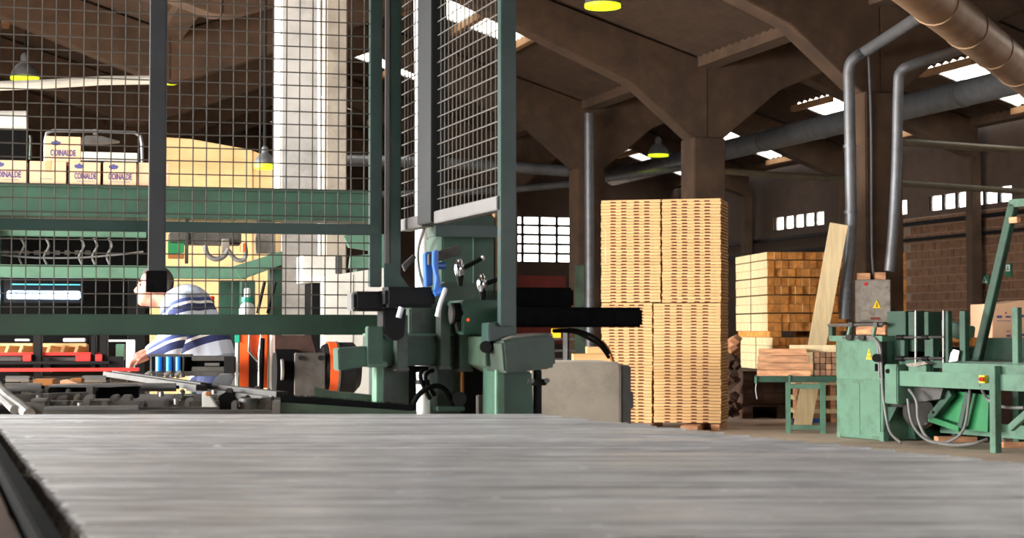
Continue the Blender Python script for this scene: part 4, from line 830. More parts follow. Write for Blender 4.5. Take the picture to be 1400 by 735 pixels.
# fluorescent tube
lt = thing('fluorescent_lamp', 'glowing blue white fluorescent tube in the dark press bay', 'lamp', sub(gm, gm.world((gm.pl(60, 403, 0.3).x, 0.3, 0)).xy, z=gm.pl(60, 403, 0.3).z))
lw = gm.pl(110, 403, .3).x - gm.pl(60, 403, .3).x
part(lt, 'tube', G().tube([(-lw, 0, 0), (-lw + .01, 0, 0), (lw - .01, 0, 0), (lw, 0, 0)], [0.018, 0.026, 0.026, 0.018], 12).mesh('tube', 'tube_glow')); part(lt, 'reflector', G().box((-lw - 0.02, 0.04, -0.05), (lw + 0.02, 0.07, 0.1)).mesh('reflector', 'black_paint', 0.003)); part(lt, 'edge_strip', G().box((-lw * 0.9, 0.028, 0.062), (lw, 0.038, 0.07)).mesh('edge_strip', 'tube_edge')); part(lt, 'bracket', G().box((-0.04, 0.07, -0.03), (0.04, 0.3, 0.03)).mesh('bracket', 'black_paint'))
# ---- cartons on the upper beam
def carton(x0, x1, y0, y1, off, label, text=True, tape=False, base=None):
    a = gm.pl(x0, y1, off); b = gm.pl(x1, y0, off)
    if base is not None: a.z = base
    w, h = b.x - a.x, b.z - a.z
    fr = thing('carton', label, 'box', sub(gm, gm.world((a.x, off, 0)).xy, z=a.z), 'cartons on the green beam')
    part(fr, 'carton_body', G().box((0.001, 0, 0), (w - 0.001, 0.22, h)).mesh('carton_body', 'cardboard', 0.003))
    if text:
        me = text_mesh('COINALDE', 0.052, 'print_blue', 0.0012); o = part(fr, 'printed_name', me, loc=(w * 0.5, -0.0012, h * 0.24), rot=(math.pi / 2, 0, 0))
        wd_ = max(v.co.x for v in me.vertices) - min(v.co.x for v in me.vertices); o.scale = (0.7 * w / wd_, 1, 1)
        cx, cz = w * 0.3, h * 0.24 + 0.062
        g = G(); g.prism([(cx - 0.028, cz + 0.022), (cx - 0.026, cz + 0.008), (cx - 0.012, cz), (cx + 0.012, cz), (cx + 0.026, cz + 0.008), (cx + 0.028, cz + 0.022), (cx + 0.01, cz + 0.026), (cx, cz + 0.034), (cx - 0.01, cz + 0.026)], -0.0018, 0.002)
        part(fr, 'printed_crest', g.mesh('printed_crest', 'print_blue')); part(fr, 'printed_line', G().box((w * .22, -0.0016, h * .13), (w * .8, 0, h * .15)).mesh('printed_line', 'print_blue'))
    if tape:
        part(fr, 'tape_strip', G().box((w * .42, -0.0016, h * .5), (w * .58, 0, h)).mesh('tape_strip', 'tape')); part(fr, 'printed_line', G().box((w * .3, -0.0016, h * .2), (w * .62, 0, h * .22)).mesh('printed_line', 'print_blue'))
ZB = gm.pl(300, 255.5, -0.03).z + 0.002; yb = lambda x: 251.8 + (x) * 0.0165
carton(-18, 37, 219.5, yb(10), 0.0, 'leftmost printed carton of the row on the green beam', base=ZB)
carton(40, 91, 221, yb(66), 0.0, 'taped carton without name beneath the single upper carton', text=False, tape=True, base=ZB)
carton(95, 138, 222, yb(116), 0.0, 'printed carton in the row just right of the upper carton', base=ZB)
carton(141, 187, 222.5, yb(164), 0.0, 'printed carton beside the dark hanging post', base=ZB)
carton(188.5, 232, 223, yb(210), 0.01, 'carton mostly hidden by the dark hanging post', text=False, base=ZB)
carton(61, 111, 187, 220.6, 0.01, 'single printed carton standing on top of the row')
# tubular trolley frame, lamp shade and strip behind the cartons
tr = thing('tubular_frame', 'bent chrome tube frame standing behind the cartons', 'frame', F(PX(128, 240, 11.0).xy, 14.5, gm.pl(128, 256, 0.3).z))
ptube(tr, 'tube_hoop', 'galvanized', [(62, 256, 0), (62, 192, 0), (64, 182, 0), (72, 178.5, 0), (128, 179, 0), (184, 181, 0), (192, 186, 0), (194, 196, 0), (195, 256, 0)], 0.011, 8)
pbox(tr, 'tube_clip', 'steel', 127, 176, 132, 184, -0.015, 0.03); pbox(tr, 'cross_slat', 'cabinet_white', 110, 209, 188, 220, 0.0, 0.03); pbox(tr, 'cross_bar', 'black_paint', 110, 220, 192, 223, 0, 0.02)
ppoly(tr, 'grey_shade', 'iron_dusty', [(108, 190), (118, 185), (140, 186), (164, 193), (140, 195.5), (110, 196)], 0.03, 0.12)
tk = thing('grey_tank', 'pale grey cylinder tank on a black machine at the far left', 'tank', F(PX(20, 240, 12.2).xy, 14.5))
ptube(tk, 'tank_body', 'cabinet_white', [(-60, 165, 0), (36, 165, 0), (38, 165, 0)], [0.075, 0.075, 0.06], 20); pbox(tk, 'tank_base', 'pitch_dark', -60, 178, 37, 262, -0.06, 0.3); ptube(tk, 'side_pipe', 'green_oil', [(41, 185, -0.05), (42, 190, -0.05), (41, 218, -0.05)], 0.012); leg_to_floor(tk, 'tank_stand', 'pitch_dark', -50, 30, 262, 0, 0.25)
# ---- tan sheets standing in for a lit wall farther back
ps = F(PX(300, 240, 13.2).xy, 14.5)
def sheet_lit_wall(pts, off, label):
    q = [ps.pl(x, y, off) for x, y in pts]; q = [(p.x, max(p.z, 0.0)) for p in q]
    solo('lit_wall_sheet', G().prism(q, off, 0.04).mesh('lit_wall_sheet', 'plywood', 0.003), ps, label, 'plywood', 'lit wall sheets behind the green beam')
sheet_lit_wall([(205, 186), (262, 190), (345, 205), (345, 660), (205, 660)], 0.0, 'large tan sheet with sloping top, in place of a lit wall, nearest the dark post')
sheet_lit_wall([(346, 206), (420, 236), (420, 660), (346, 660)], 0.01, 'tan sheet in place of a lit wall, partly hidden by the pale column')
# ---- white cabinets by the column
wc = thing('white_cabinet', 'off white steel cabinets beside the pale column', 'cabinet', F(PX(480, 450, 9.3).xy, 14.5))
pbox(wc, 'cabinet_upper', 'cabinet_white', 414, 349, 466, 386, 0.1, 0.3, 0.005); pbox(wc, 'vent_slot', 'steel_dark', 459, 350, 468, 374, 0.08, 0.03)
o = ppoly(wc, 'cabinet_body', 'cabinet_white', [(442, 378), (520, 366), (526, 366), (526, 575), (442, 575)], 0.0, 0.35, 0.005); pbox(wc, 'cabinet_seam', 'steel_dark', 482, 375, 483, 575, -0.003, 0.01, 0, parent=o)
pbox(wc, 'dark_gap', 'pitch_dark', 425, 386, 441, 575, 0.12, 0.3); part(wc, 'plinth', G().box((wc.pl(425, 500).x, 0.02, 0), (wc.pl(526, 500).x, 0.34, wc.pl(480, 575).z)).mesh('plinth', 'steel_dark')); pbox(wc, 'bolt_head', 'black_paint', 511, 520, 516, 526, -0.02, 0.02)
# ---- orange trolley
ot = thing('orange_trolley', 'bright orange steel frame trolley with black bars', 'trolley', F(PX(350, 500, 8.6).xy, 10))
pbox(ot, 'frame_plate', 'orange', 327, 440, 341, 600, 0, 0.04); ppoly(ot, 'frame_plate', 'orange', [(341, 440), (368, 440), (366, 500), (352, 492), (343, 480)], 0.03, 0.04); pbox(ot, 'frame_plate', 'orange', 358, 455, 366, 530, 0.02, 0.03)
ppoly(ot, 'black_guard', 'black_paint', [(341, 481), (352, 493), (352, 532), (340, 532)], -0.02, 0.04); ptube(ot, 'chrome_bar', 'chrome', [(357, 455, -0.03), (354, 485, -0.03), (354, 534, -0.03)], 0.007); ptube(ot, 'black_bar', 'black_rubber', [(359, 462, -0.04), (358, 500, -0.04), (357, 532, -0.04)], 0.012); ptube(ot, 'chrome_bar', 'steel', [(341, 455, -0.02), (340, 480, -0.02), (352, 494, -0.02)], 0.006)
pbox(ot, 'white_post', 'white', 321, 462, 326, 600, 0.0, 0.03); ptube(ot, 'white_post', 'cabinet_white', [(372, 440, 0.0), (371, 600, 0.0)], 0.012); pbox(ot, 'teal_cap', 'teal', 321, 455, 328, 468, -0.01, 0.05)
pbox(ot, 'base', 'steel_dark', 318, 600, 376, 610, -0.05, 0.3); 
for x in (320, 370): leg_to_floor(ot, 'foot', 'steel_dark', x, x + 6, 608, 0, 0.2)
# ---- motor with orange ring
mo = thing('drive_motor', 'dark drive motor with orange ring and steel face plate', 'motor', F(PX(440, 500, 7.8).xy, 14.5))
pbox(mo, 'face_plate', 'iron_dusty', 403, 482, 445, 575, 0, 0.04, 0.004)
for (x, y) in ((411, 489), (438, 489)): ptube(mo, 'plate_bolt', 'black_paint', [(x, y, -0.015), (x, y, 0)], 0.012, 8)
ptube(mo, 'motor_shell', 'black_paint', [(440, 503, 0.12), (450, 503, 0.12), (482, 503, 0.12), (491, 503, 0.12)], [0.11, 0.125, 0.125, 0.09], 24); ptube(mo, 'orange_ring', 'orange', [(447, 503, 0.12), (458, 503, 0.12)], 0.128, 24); ptube(mo, 'steel_band', 'steel', [(458, 503, 0.12), (461, 503, 0.12)], 0.129, 24)
ptube(mo, 'drum', 'pitch_dark', [(375, 510, 0.15), (404, 510, 0.15)], 0.12, 24); ptube(mo, 'drum_flange', 'steel', [(384, 505, 0.02), (387, 505, 0.02)], 0.05, 20); ppoly(mo, 'red_guard', 'rust', [(376, 458), (425, 458), (432, 482), (376, 482)], 0.12, 0.1)
leg_to_floor(mo, 'foot', 'steel_dark', 404, 444, 575, 0.0, 0.3)
# ---- side tray with bristle bar
st = thing('side_tray', 'grey green tray with black bristle bar behind the slat table', 'conveyor part', F(PX(470, 555, 5.4).xy, 4))
ppoly(st, 'tray_panel', 'green_oil', [(374, 549), (570, 562), (570, 580), (374, 580)], 0.0, 0.05); ppoly(st, 'tray_end', 'iron_dusty', [(372, 548), (383, 548), (383, 580), (372, 580)], -0.02, 0.1)
a, b = st.pl(384, 545, 0.03), st.pl(566, 559, 0.03); part(st, 'bristle_bar', G().obox(a, b, 0.022, 0.03).mesh('bristle_bar', 'black_rubber', 0.003))
g = G(); random.seed(2)
for i in range(160):
    p = a.lerp(b, i / 160); h = random.uniform(0.004, 0.012); g.add([(p.x - 0.002, p.y - 0.014, p.z + 0.008), (p.x + 0.003, p.y - 0.014, p.z + 0.008), (p.x, p.y - 0.012, p.z + 0.011 + h)], [(0, 1, 2)])
o = part(st, 'bristles', g.mesh('bristles', 'black_rubber')); o['kind'] = 'stuff'
ppoly(st, 'teal_sheet', 'green_oil', [(430, 529), (452, 534), (512, 540), (512, 552), (430, 546)], 0.35, 0.03)
leg_to_floor(st, 'leg', 'steel_dark', 376, 384, 578, 0.0, 0.05); leg_to_floor(st, 'leg', 'steel_dark', 560, 568, 578, 0.0, 0.05)
# ================================================================ CHAIN CONVEYOR BED, LOWER LEFT
cb = thing('chain_conveyor', 'cluttered grey chain conveyor bed with rollers behind the slat table', 'conveyor', F(PX(180, 555, 6.2).xy, 8))
def lowbar(name, mat, p, q, w, t): return pbar(cb, name, mat, p, q, w, t)
lowbar('front_rail', 'steel', (62, 559, -0.4), (190, 558, -0.4), 0.02, 0.05); lowbar('front_rail', 'steel_dark', (60, 566, -0.42), (400, 566, -0.42), 0.03, 0.06); lowbar('front_rail', 'steel_dark', (190, 560, -0.35), (300, 560, -0.35), 0.02, 0.04)
ptube(cb, 'polished_rail', 'steel', [(-25, 505, 0.5), (0, 532, 0.1), (12, 544, -0.1), (28, 556, -0.3), (40, 566, -0.4)], 0.022, 10, 4); ptube(cb, 'polished_rail', 'steel', [(-20, 516, 0.3), (0, 540, 0.0), (20, 560, -0.35)], 0.016, 10, 4)
for (x0, x1, y, r, of_, m) in ((7, 57, 529, 0.017, 0.5, 'steel'), (8, 40, 517.5, 0.013, 1.2, 'steel'), (113, 145, 517.5, 0.015, 1.2, 'steel'), (193, 241, 529, 0.017, 0.5, 'steel'), (44, 66, 534, 0.01, 0.5, 'steel_dark')):
    o = ptube(cb, 'roller', m, [(x0, y, of_), (x1, y, of_)], r, 14); ptube(cb, 'roller_pin', 'black_paint', [(x0 - 4, y, of_), (x1 + 4, y, of_)], r * 0.4, 8, parent=o)
ppoly(cb, 'black_plate', 'steel', [(64, 527), (100, 526), (186, 524.5), (192, 527), (150, 529), (64, 529)], 0.25, 0.2); pbox(cb, 'black_plate_skirt', 'pitch_dark', 66, 529, 188, 545, 0.3, 0.1); pbox(cb, 'plate_hinge', 'iron_dusty', 118, 528, 128, 540, 0.22, 0.05)
def hook(x, y, w, h, of_):                                      # a curved carrier dog
    ppoly(cb, 'carrier_dog', 'iron_dusty', [(x, y), (x, y - h * .6), (x + w * .25, y - h * .92), (x + w * .7, y - h), (x + w, y - h * .95), (x + w, y - h * .6), (x + w * .65, y - h * .55), (x + w * .6, y)], of_, 0.05, 0.003)
hook(113, 556, 16, 17, -0.25); hook(149, 556, 14, 17, -0.2); hook(232, 556, 18, 18, -0.2); hook(76, 552, 16, 12, 0.0)
pbox(cb, 'cast_block', 'steel_dark', 42, 547, 64, 566, -0.38, 0.08, 0.006); pbox(cb, 'cast_block_cap', 'iron_dusty', 41, 545, 65, 549, -0.39, 0.1, 0.004); pbox(cb, 'cast_block', 'iron_dusty', 166, 540, 180, 553, -0.1, 0.08, 0.005); pbox(cb, 'cast_block', 'iron_dusty', 246, 541, 264, 556, -0.15, 0.1, 0.005); pbox(cb, 'cast_block', 'steel_dark', 187, 548, 200, 562, -0.35, 0.08, 0.008)
pbox(cb, 'orange_stop', 'orange_brown', 45, 518, 73, 527, 0.7, 0.1); ppoly(cb, 'wood_wedge', 'beam_wood', [(82, 520), (92, 518.5), (112, 526), (82, 526)], 0.7, 0.1); pbox(cb, 'orange_stop', 'orange_brown', 96, 517, 112, 523, 0.85, 0.1)
for (p, q, w, m) in (((148, 511, 1.4), (276, 530, 0.4), 0.022, 'iron_dark'), ((160, 509, 1.5), (282, 526, 0.5), 0.016, 'iron_dark'), ((256, 525, 0.9), (386, 540, 0.0), 0.028, 'iron_dark'), ((262, 531, 0.7), (384, 547, -0.05), 0.02, 'iron_dark'), ((0, 545, 0.0), (120, 541, 0.1), 0.03, 'steel_dark'), ((64, 553, -0.2), (300, 553, -0.2), 0.03, 'steel_dark')):
    lowbar('guide_rail', m, p, q, w, 0.05)
ppoly(cb, 'white_wedge', 'cabinet_white', [(276, 536), (284, 535), (298, 558), (296, 564), (276, 563)], -0.3, 0.06, 0.003); pbox(cb, 'wedge_tape', 'orange_brown', 281, 535, 289, 541, -0.31, 0.02)
ptube(cb, 'bearing_cup', 'iron_dusty', [(340, 568, -0.3), (340, 549, -0.3)], 0.032, 16); ptube(cb, 'bearing_rim', 'steel_dark', [(340, 549, -0.3), (340, 544, -0.3)], 0.037, 16); ptube(cb, 'dark_wheel', 'pitch_dark', [(311, 549, -0.15), (311, 549, -0.05)], 0.036, 18); pbox(cb, 'cast_block', 'iron_dusty', 316, 548, 326, 565, -0.35, 0.06, 0.006); pbox(cb, 'cast_block', 'iron_dusty', 356, 543, 372, 560, -0.2, 0.08, 0.004)
hook(352, 560, 16, 14, -0.3); pbox(cb, 'cast_block', 'iron_dusty', 374, 545, 384, 566, -0.2, 0.08)
ppoly(cb, 'curved_guard', 'galvanized', [(289, 527), (293, 517), (300, 512), (316, 511), (321, 514), (317, 521), (315, 527)], 1.0, 0.15, 0.002)
pbox(cb, 'bed_plate', 'pitch_dark', -60, 556, 395, 600, 0.0, 0.06); pbox(cb, 'bed_deck', 'steel_dark', -60, 551, 372, 554, 0.02, 1.0)
for x in (-50, 120, 300, 380): leg_to_floor(cb, 'leg', 'steel_dark', x, x + 14, 590, 0.05, 0.08)
random.seed(21)
for i in range(34):                                             # bolts, dogs and small castings along the bed
    x = random.uniform(2, 372); row = i % 3; y = (554, 547, 540)[row] + random.uniform(-2, 2); of_ = (-0.28, -0.05, 0.25)[row]; w = random.uniform(5, 11); h = random.uniform(4, 9)
    if i % 4 == 0: ptube(cb, 'bolt_head', 'steel', [(x, y, of_), (x, y - h, of_)], random.uniform(0.008, 0.016), 10)
    elif i % 4 == 1: hook(x, y + 2, w + 4, h + 5, of_)
    else: pbox(cb, 'casting', random.choice(['iron_dusty', 'steel_dark', 'iron_dark']), x, y - h, x + w, y + 3, of_, 0.06, 0.005)
# ---- red and black carriage with wood in trays
rc = thing('red_carriage', 'red and black carriage with trays of wood at the lower left', 'machine', F(PX(80, 500, 9.0).xy, 8))
pbox(rc, 'red_bar', 'red', -60, 481.5, 147, 486, 0, 0.05); pbox(rc, 'red_bar', 'red', -60, 502.5, 190, 508, -0.1, 0.05)
for (x0, x1) in ((31, 43), (103, 124), (130, 140)): pbox(rc, 'red_block', 'red', x0, 484, x1, 494, -0.04, 0.08)
pbox(rc, 'black_rail', 'black_paint', -60, 493.5, 150, 498, -0.06, 0.06); pbox(rc, 'steel_rail', 'steel', -60, 487, 30, 493, 0.06, 0.03); pbox(rc, 'steel_rail', 'steel', 54, 488, 103, 493, 0.06, 0.03); pbox(rc, 'black_rail', 'pitch_dark', -60, 498, 155, 503, 0.0, 0.06)
for (x0, x1, y0, y1) in ((45, 57, 440, 505), (43, 50, 485, 494), (59, 69, 489, 510), (124, 131, 458, 505), (136, 147, 440, 506), (147, 168, 487, 503)): pbox(rc, 'black_post', 'black_paint', x0, y0, x1, y1, -0.02, 0.06)
for i in range(7):
    x = -14 + i * 19
    if 40 < x + 8 < 58: continue
    ppoly(rc, 'tray_slat', 'pine', [(x, 483), (x + 4, 472), (x + 8, 472), (x + 4, 483)], 0.1, 0.05)
pbox(rc, 'tray_lip', 'pine', -60, 469, 45, 473, 0.12, 0.05); pbox(rc, 'tray_lip', 'pine', 57, 469, 118, 474, 0.12, 0.05); pbox(rc, 'tray_back', 'orange_brown', -60, 470, 120, 484, 0.2, 0.05)
pbox(rc, 'upper_shelf', 'cabinet_white', 86, 462, 116, 467, 0.3, 0.05); pbox(rc, 'upper_shelf', 'cabinet_white', 20, 463, 40, 466, 0.3, 0.05); pbox(rc, 'shelf_back', 'pitch_dark', -60, 458, 122, 470, 0.4, 0.05)
pbox(rc, 'green_panel', 'green_light', 158, 470, 170, 492, 0.4, 0.05); pbox(rc, 'white_panel', 'white', 172, 465, 184, 503, 0.4, 0.05); pbox(rc, 'white_panel', 'cabinet_white', 148, 464, 184, 467, 0.42, 0.05)
for x in (-50, 46, 140): leg_to_floor(rc, 'leg', 'black_paint', x, x + 10, 506, 0, 0.06)
# ---- valve bank with blue coils
vb = thing('valve_bank', 'grey valve bank with three bright blue coils in front of the worker', 'valve', F(PX(260, 500, 8.4).xy, 6))
pbox(vb, 'manifold', 'steel_dark', 204, 507, 318, 514, 0, 0.12); pbox(vb, 'top_plate', 'steel_dark', 204, 484, 262, 487.5, 0, 0.1); pbox(vb, 'rear_plate', 'black_paint', 204, 487, 262, 508, 0.1, 0.03)
for (x0, x1) in ((213, 221.5), (227, 235), (240, 247)): ptube(vb, 'blue_coil', 'blue_bright', [((x0 + x1) / 2, 507, 0.0), ((x0 + x1) / 2, 487.5, 0.0)], (x1 - x0) / 2 / 250, 14)
for x in (205, 223, 236.5, 249): pbox(vb, 'divider', 'iron_dusty', x, 486, x + 3, 508, 0.0, 0.09)
pbox(vb, 'cylinder_body', 'steel_dark', 262, 486, 318, 493, 0.0, 0.08); pbox(vb, 'cylinder_body', 'steel_dark', 262, 501, 312, 508, 0.0, 0.08); pbox(vb, 'cylinder_back', 'pitch_dark', 256, 490, 322, 507, 0.06, 0.05); ptube(vb, 'fitting', 'steel', [(280, 498, 0.02), (300, 498, 0.02)], 0.01); pbox(vb, 'end_block', 'black_paint', 306, 487, 321, 510, -0.01, 0.1)
for x in (200, 226, 240): ptube(vb, 'knuckle', 'iron_dusty', [(x, 514, -0.05), (x + 7, 510, -0.05), (x + 9, 516, -0.05)], 0.016, 8, 3)
leg_to_floor(vb, 'leg', 'steel_dark', 215, 222, 513, 0.03, 0.06); leg_to_floor(vb, 'leg', 'steel_dark', 300, 307, 513, 0.03, 0.06)
# ---- bottle, glove and small machine right of the worker
sh = thing('work_shelf', 'low green cabinet behind the worker', 'cabinet', F(PX(320, 440, 9.95).xy, 14.5))
pbox(sh, 'cabinet_body', 'green_mid', 262, 432, 345, 600, 0, 0.2, 0.004); part(sh, 'plinth', G().box((sh.pl(262, 500).x, 0.03, 0), (sh.pl(345, 500).x, 0.18, sh.pl(300, 600).z)).mesh('plinth', 'steel_dark'))
c = sh.pl(338, 431.8, 0.1)
bo = thing('spray_bottle', 'white bottle with bright green collar on the green cabinet', 'bottle', sub(sh, sh.world((c.x, 0.1, 0)).xy, z=c.z))
part(bo, 'bottle_body', G().lathe((0, 0, 0), [(0.045, 0), (0.05, 0.01), (0.05, 0.04), (0.038, 0.07), (0.022, 0.085)], seg=18).mesh('bottle_body', 'white')); part(bo, 'collar', G().lathe((0, 0, 0.085), [(0.036, 0), (0.038, 0.006), (0.036, 0.03)], seg=18).mesh('collar', 'teal')); part(bo, 'neck', G().lathe((0, 0, 0.115), [(0.02, 0), (0.02, 0.05), (0.014, 0.056)], seg=14).mesh('neck', 'white'))
c = sh.pl(282, 431.8, 0.08)
sm_ = thing('small_press', 'small black hand tool with red knob on the green cabinet', 'tool', sub(sh, sh.world((c.x, 0.08, 0)).xy, z=c.z))
part(sm_, 'tool_base', G().box((-0.07, 0, 0), (0.05, 0.08, 0.035)).mesh('tool_base', 'black_paint', 0.005)); part(sm_, 'tool_column', G().box((0.02, 0.02, 0.035), (0.05, 0.06, 0.1)).mesh('tool_column', 'black_paint', 0.004)); part(sm_, 'red_knob', G().lathe((0.035, 0.04, 0.1), [(0.016, 0), (0.018, 0.01), (0.012, 0.022)], seg=12).mesh('red_knob', 'red')); part(sm_, 'orange_tray', G().box((-0.075, 0.03, 0.036), (0.01, 0.07, 0.09)).mesh('orange_tray', 'orange_brown', 0.004))
# ================================================================ THE WORKER
WD = 9.55
pf2 = thing('person', 'worker in a blue and white striped sweater bending over the valve bank', 'person', F(PX(250, 500, WD).xy, 0))
def W(px, py, off=0.0): return pf2.pl(px, py, off)
def skin_mesh(verts, edges, radii, root=0, sub_=2):              # tapered limbs with round joints, fused into one skin below
    rr = [max(r) * 0.75 if isinstance(r, tuple) else r for r in radii]
    bm = bmesh.new()
    for v, r in zip(verts, rr): bmesh.ops.create_uvsphere(bm, u_segments=14, v_segments=10, radius=r, matrix=Matrix.Translation(v))
    for i, j in edges:
        d_ = Vector(verts[j]) - Vector(verts[i]); mid = (Vector(verts[i]) + Vector(verts[j])) / 2
        mt = Matrix.Translation(mid) @ d_.to_track_quat('Z', 'Y').to_matrix().to_4x4()
        bmesh.ops.create_cone(bm, cap_ends=True, segments=14, radius1=rr[i], radius2=rr[j], depth=d_.length, matrix=mt)
    m = bpy.data.meshes.new('s'); bm.to_mesh(m); bm.free(); return m
def blob(c, r, ax=None, seg=20):                                # an ellipsoid mesh
    bm = bmesh.new(); bmesh.ops.create_uvsphere(bm, u_segments=seg, v_segments=seg // 2 + 4, radius=1)
    for v in bm.verts: v.co = Vector((v.co.x * r[0], v.co.y * r[1], v.co.z * r[2])) 
    if ax is not None: bmesh.ops.rotate(bm, verts=bm.verts, cent=(0, 0, 0), matrix=ax)
    bmesh.ops.translate(bm, verts=bm.verts, vec=c); m = bpy.data.meshes.new('b'); bm.to_mesh(m); bm.free(); return m
def fuse(meshes, voxel, name, mat):
    bm = bmesh.new()
    for m in meshes: bm.from_mesh(m)
    me = bpy.data.meshes.new(name); bm.to_mesh(me); bm.free()
    o = bpy.data.objects.new('f', me); COL.objects.link(o)
    r = o.modifiers.new('r', 'REMESH'); r.mode = 'VOXEL'; r.voxel_size = voxel
    s = o.modifiers.new('s', 'SMOOTH'); s.factor = 0.5; s.iterations = 4
    bpy.context.view_layer.update()
    m = bpy.data.meshes.new_from_object(o.evaluated_get(bpy.context.evaluated_depsgraph_get())); bpy.data.objects.remove(o)
    m.materials.clear(); m.materials.append(MATS[mat]); m.shade_smooth(); m.name = name; return m
# joints: the far arm reaches to the machine, the near arm hangs by it
pel, spine, chest, neck = W(292, 506), W(281, 470), W(256, 424), W(226, 408)
hd = W(209, 392)
shN, shF = W(250, 420, -0.17), W(243, 415, 0.17)
elN, elF = W(236, 472, -0.24), W(226, 470, 0.2)
wrN, wrF = W(206, 484, -0.16), W(204, 480, 0.12)
hipN, hipF = pel + Vector((0.02, -0.1, -0.06)), pel + Vector((0.02, 0.1, -0.06))
knN, knF = Vector((hipN.x - 0.03, -0.12, 0.46)), Vector((hipF.x + 0.02, 0.12, 0.46))
anN, anF = Vector((knN.x + 0.06, -0.12, 0.08)), Vector((knF.x + 0.08, 0.12, 0.08))
V = [pel, spine, chest, neck, shN, elN, wrN, shF, elF, wrF, hipN, knN, anN, hipF, knF, anF]
E = [(0, 1), (1, 2), (2, 3), (2, 4), (4, 5), (5, 6), (2, 7), (7, 8), (8, 9), (0, 10), (10, 11), (11, 12), (0, 13), (13, 14), (14, 15)]
R = [0.12, 0.12, 0.13, 0.055, 0.058, 0.044, 0.027, 0.058, 0.044, 0.027, 0.08, 0.058, 0.04, 0.08, 0.058, 0.04]
core = skin_mesh(V, E, R)
feet = [skin_mesh([a + Vector((0.03, 0, -0.03)), a + Vector((-0.06, 0, -0.045)), a + Vector((-0.15, 0, -0.055))], [(0, 1), (1, 2)], [0.035, 0.032, 0.024]) for a in (anN, anF)]
# head: profile to the left
T = Matrix.Rotation(math.radians(8), 3, 'Y')
hm = [blob(hd + Vector((0.018, 0, 0.022)), (0.092, 0.072, 0.092)), blob(hd + Vector((-0.03, 0, -0.035)), (0.06, 0.055, 0.078)), blob(hd + Vector((-0.058, 0, -0.088)), (0.03, 0.034, 0.024)), blob(hd + Vector((0.0, 0, -0.07)), (0.06, 0.05, 0.045)),
      skin_mesh([hd + Vector((-0.072, 0, 0.018)), hd + Vector((-0.098, 0, -0.022)), hd + Vector((-0.082, 0, -0.032))], [(0, 1), (1, 2)], [0.009, 0.014, 0.011]),
      blob(hd + Vector((-0.066, 0, 0.03)), (0.018, 0.05, 0.01)), blob(hd + Vector((-0.082, 0, -0.056)), (0.011, 0.024, 0.006)), blob(hd + Vector((-0.078, 0, -0.068)), (0.012, 0.022, 0.007)),
      blob(hd + Vector((0.02, -0.072, -0.005)), (0.02, 0.01, 0.034)), blob(hd + Vector((0.02, 0.072, -0.005)), (0.02, 0.01, 0.034)),
      skin_mesh([neck, hd + Vector((0.03, 0, -0.05))], [(0, 1)], [0.06, 0.055])]
def hand(wr, d, up):                                            # palm and five bent fingers
    d = d.normalized(); up = up.normalized(); sd = d.cross(up).normalized(); out = []
    out.append(skin_mesh([wr, wr + d * 0.045, wr + d * 0.085], [(0, 1), (1, 2)], [0.024, 0.026, 0.022]))
    out.append(skin_mesh([wr + d * 0.07 - sd * 0.026, wr + d * 0.07 + sd * 0.026], [(0, 1)], [0.017, 0.016]))
    for i, (s, L) in enumerate(((-0.03, 0.068), (-0.01, 0.078), (0.011, 0.073), (0.031, 0.056))):
        b = wr + d * 0.078 + sd * s
        out.append(skin_mesh([b, b + d * L * 0.45 + up * 0.004, b + d * L * 0.8 - up * 0.018, b + d * L * 0.95 - up * 0.042], [(0, 1), (1, 2), (2, 3)], [0.0098, 0.0092, 0.0085, 0.007]))
    b = wr + d * 0.03 - sd * 0.026
    out.append(skin_mesh([b, b + d * 0.03 - sd * 0.028 - up * 0.008, b + d * 0.062 - sd * 0.034 - up * 0.022], [(0, 1), (1, 2)], [0.013, 0.0105, 0.008]))
    return out
hands = hand(wrN, Vector((-0.75, -0.1, -0.35)), Vector((-0.35, 0, 0.8))) + hand(wrF, Vector((-0.75, 0.1, -0.3)), Vector((-0.3, 0, 0.8)))
bodym = fuse([core] + feet + hm + hands, 0.0065, 'body', 'skin'); part(pf2, 'body', bodym)
for s in (-1, 1):
    e = hd + Vector((-0.072, s * 0.032, 0.012)); part(pf2, 'eye', blob(e, (0.012, 0.013, 0.009)) if False else G().lathe(e + Vector((0.004, 0, 0)), [(0.001, -0.011), (0.008, -0.008), (0.011, 0)], (1, 0, 0), 10).mesh('eye', 'white'))
    part(pf2, 'pupil', G().lathe(e + Vector((-0.0075, 0, 0)), [(0.0045, 0), (0.0045, 0.003)], (1, 0, 0), 8).mesh('pupil', 'black_paint'))
    part(pf2, 'eyebrow', G().tube([hd + Vector((-0.084, s * 0.016, 0.034)), hd + Vector((-0.078, s * 0.034, 0.038)), hd + Vector((-0.066, s * 0.05, 0.032))], 0.006, 6).mesh('eyebrow', 'hair'))
# hair cap
bm = bmesh.new(); bmesh.ops.create_uvsphere(bm, u_segments=28, v_segments=18, radius=1)
for v in bm.verts: v.co = Vector((v.co.x * 0.1 + 0.022, v.co.y * 0.08, v.co.z * 0.1 + 0.026))
kill = [v for v in bm.verts if (v.co.x < -0.035 and v.co.z < 0.065) or (v.co.z < -0.035) or (v.co.x < 0.01 and v.co.z < 0.01)]
bmesh.ops.delete(bm, geom=kill, context='VERTS'); bmesh.ops.translate(bm, verts=bm.verts, vec=hd)
hmh = bpy.data.meshes.new('hair'); bm.to_mesh(hmh); bm.free(); hmh.materials.append(MATS['hair']); hmh.shade_smooth(); part(pf2, 'hair', hmh)
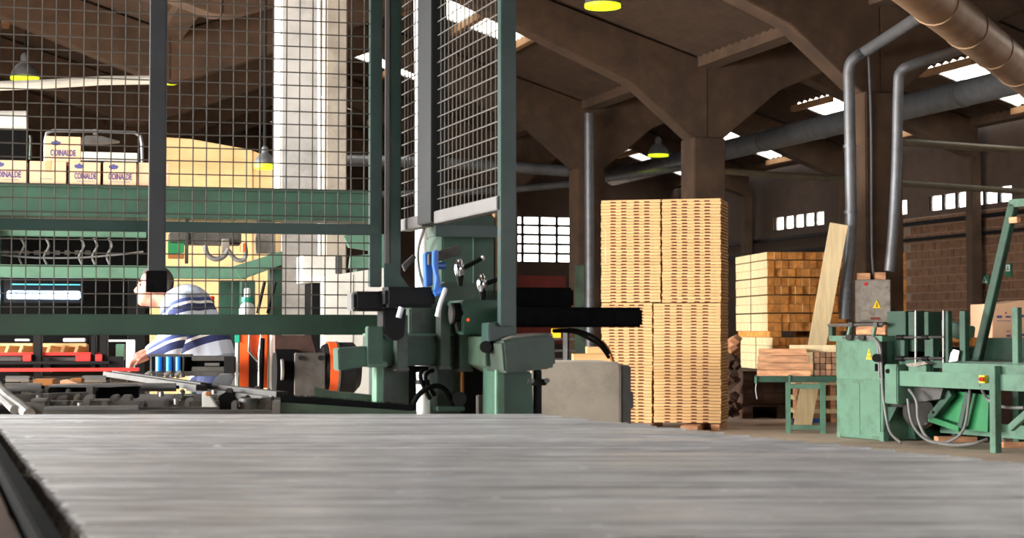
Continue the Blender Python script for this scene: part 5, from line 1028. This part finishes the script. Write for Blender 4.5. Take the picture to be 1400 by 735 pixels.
# striped sweater: bands follow the back
m = M('sweater', (186, 196, 214), 0.9, 0, 0.04, 30); nt = m.node_tree; N = nt.nodes; L = nt.links
b_ = N['Principled BSDF']; tc = N.new('ShaderNodeTexCoord'); ax = (chest - pel).normalized()
dp = N.new('ShaderNodeVectorMath'); dp.operation = 'DOT_PRODUCT'; L.new(tc.outputs['Object'], dp.inputs[0]); dp.inputs[1].default_value = (ax.x * 0.75, 0.12, ax.z)
mu = N.new('ShaderNodeMath'); mu.operation = 'MULTIPLY'; mu.inputs[1].default_value = 1 / 0.185; L.new(dp.outputs['Value'], mu.inputs[0])
fc = N.new('ShaderNodeMath'); fc.operation = 'FRACT'; L.new(mu.outputs[0], fc.inputs[0])
rp = N.new('ShaderNodeValToRGB'); rp.color_ramp.interpolation = 'CONSTANT'; L.new(fc.outputs[0], rp.inputs[0])
el = rp.color_ramp.elements; el[0].position = 0; el[0].color = lin((190, 200, 218)); el[1].position = 0.42; el[1].color = lin((40, 48, 92))
for p_, c_ in ((0.64, (236, 236, 232)), (0.72, (60, 74, 128)), (0.84, (150, 158, 172))): e_ = el.new(p_); e_.color = lin(c_)
L.new(rp.outputs[0], b_.inputs['Base Color'])
SV = [pel + Vector((0, 0, 0.0)), spine, chest, neck + (chest - neck) * 0.3, shN, elN, wrN + (elN - wrN) * 0.12, shF, elF, wrF + (elF - wrF) * 0.12]
sw = skin_mesh(SV, E[:9], [0.15, 0.15, 0.155, 0.075, 0.078, 0.062, 0.04, 0.078, 0.062, 0.04])
sm2 = fuse([sw], 0.009, 'sweater', 'sweater'); part(pf2, 'sweater', sm2)
tw = skin_mesh([pel, hipN, knN, anN + Vector((0, 0, 0.03)), hipF, knF, anF + Vector((0, 0, 0.03))], [(0, 1), (1, 2), (2, 3), (0, 4), (4, 5), (5, 6)], [0.135, 0.095, 0.075, 0.06, 0.095, 0.075, 0.06])
part(pf2, 'trousers', fuse([tw], 0.012, 'trousers', 'trouser'))
for a in (anN, anF): part(pf2, 'shoe', fuse([skin_mesh([a + Vector((0.035, 0, -0.03)), a + Vector((-0.06, 0, -0.038)), a + Vector((-0.17, 0, -0.045))], [(0, 1), (1, 2)], [0.048, 0.042, 0.034])], 0.008, 'shoe', 'black_paint'))
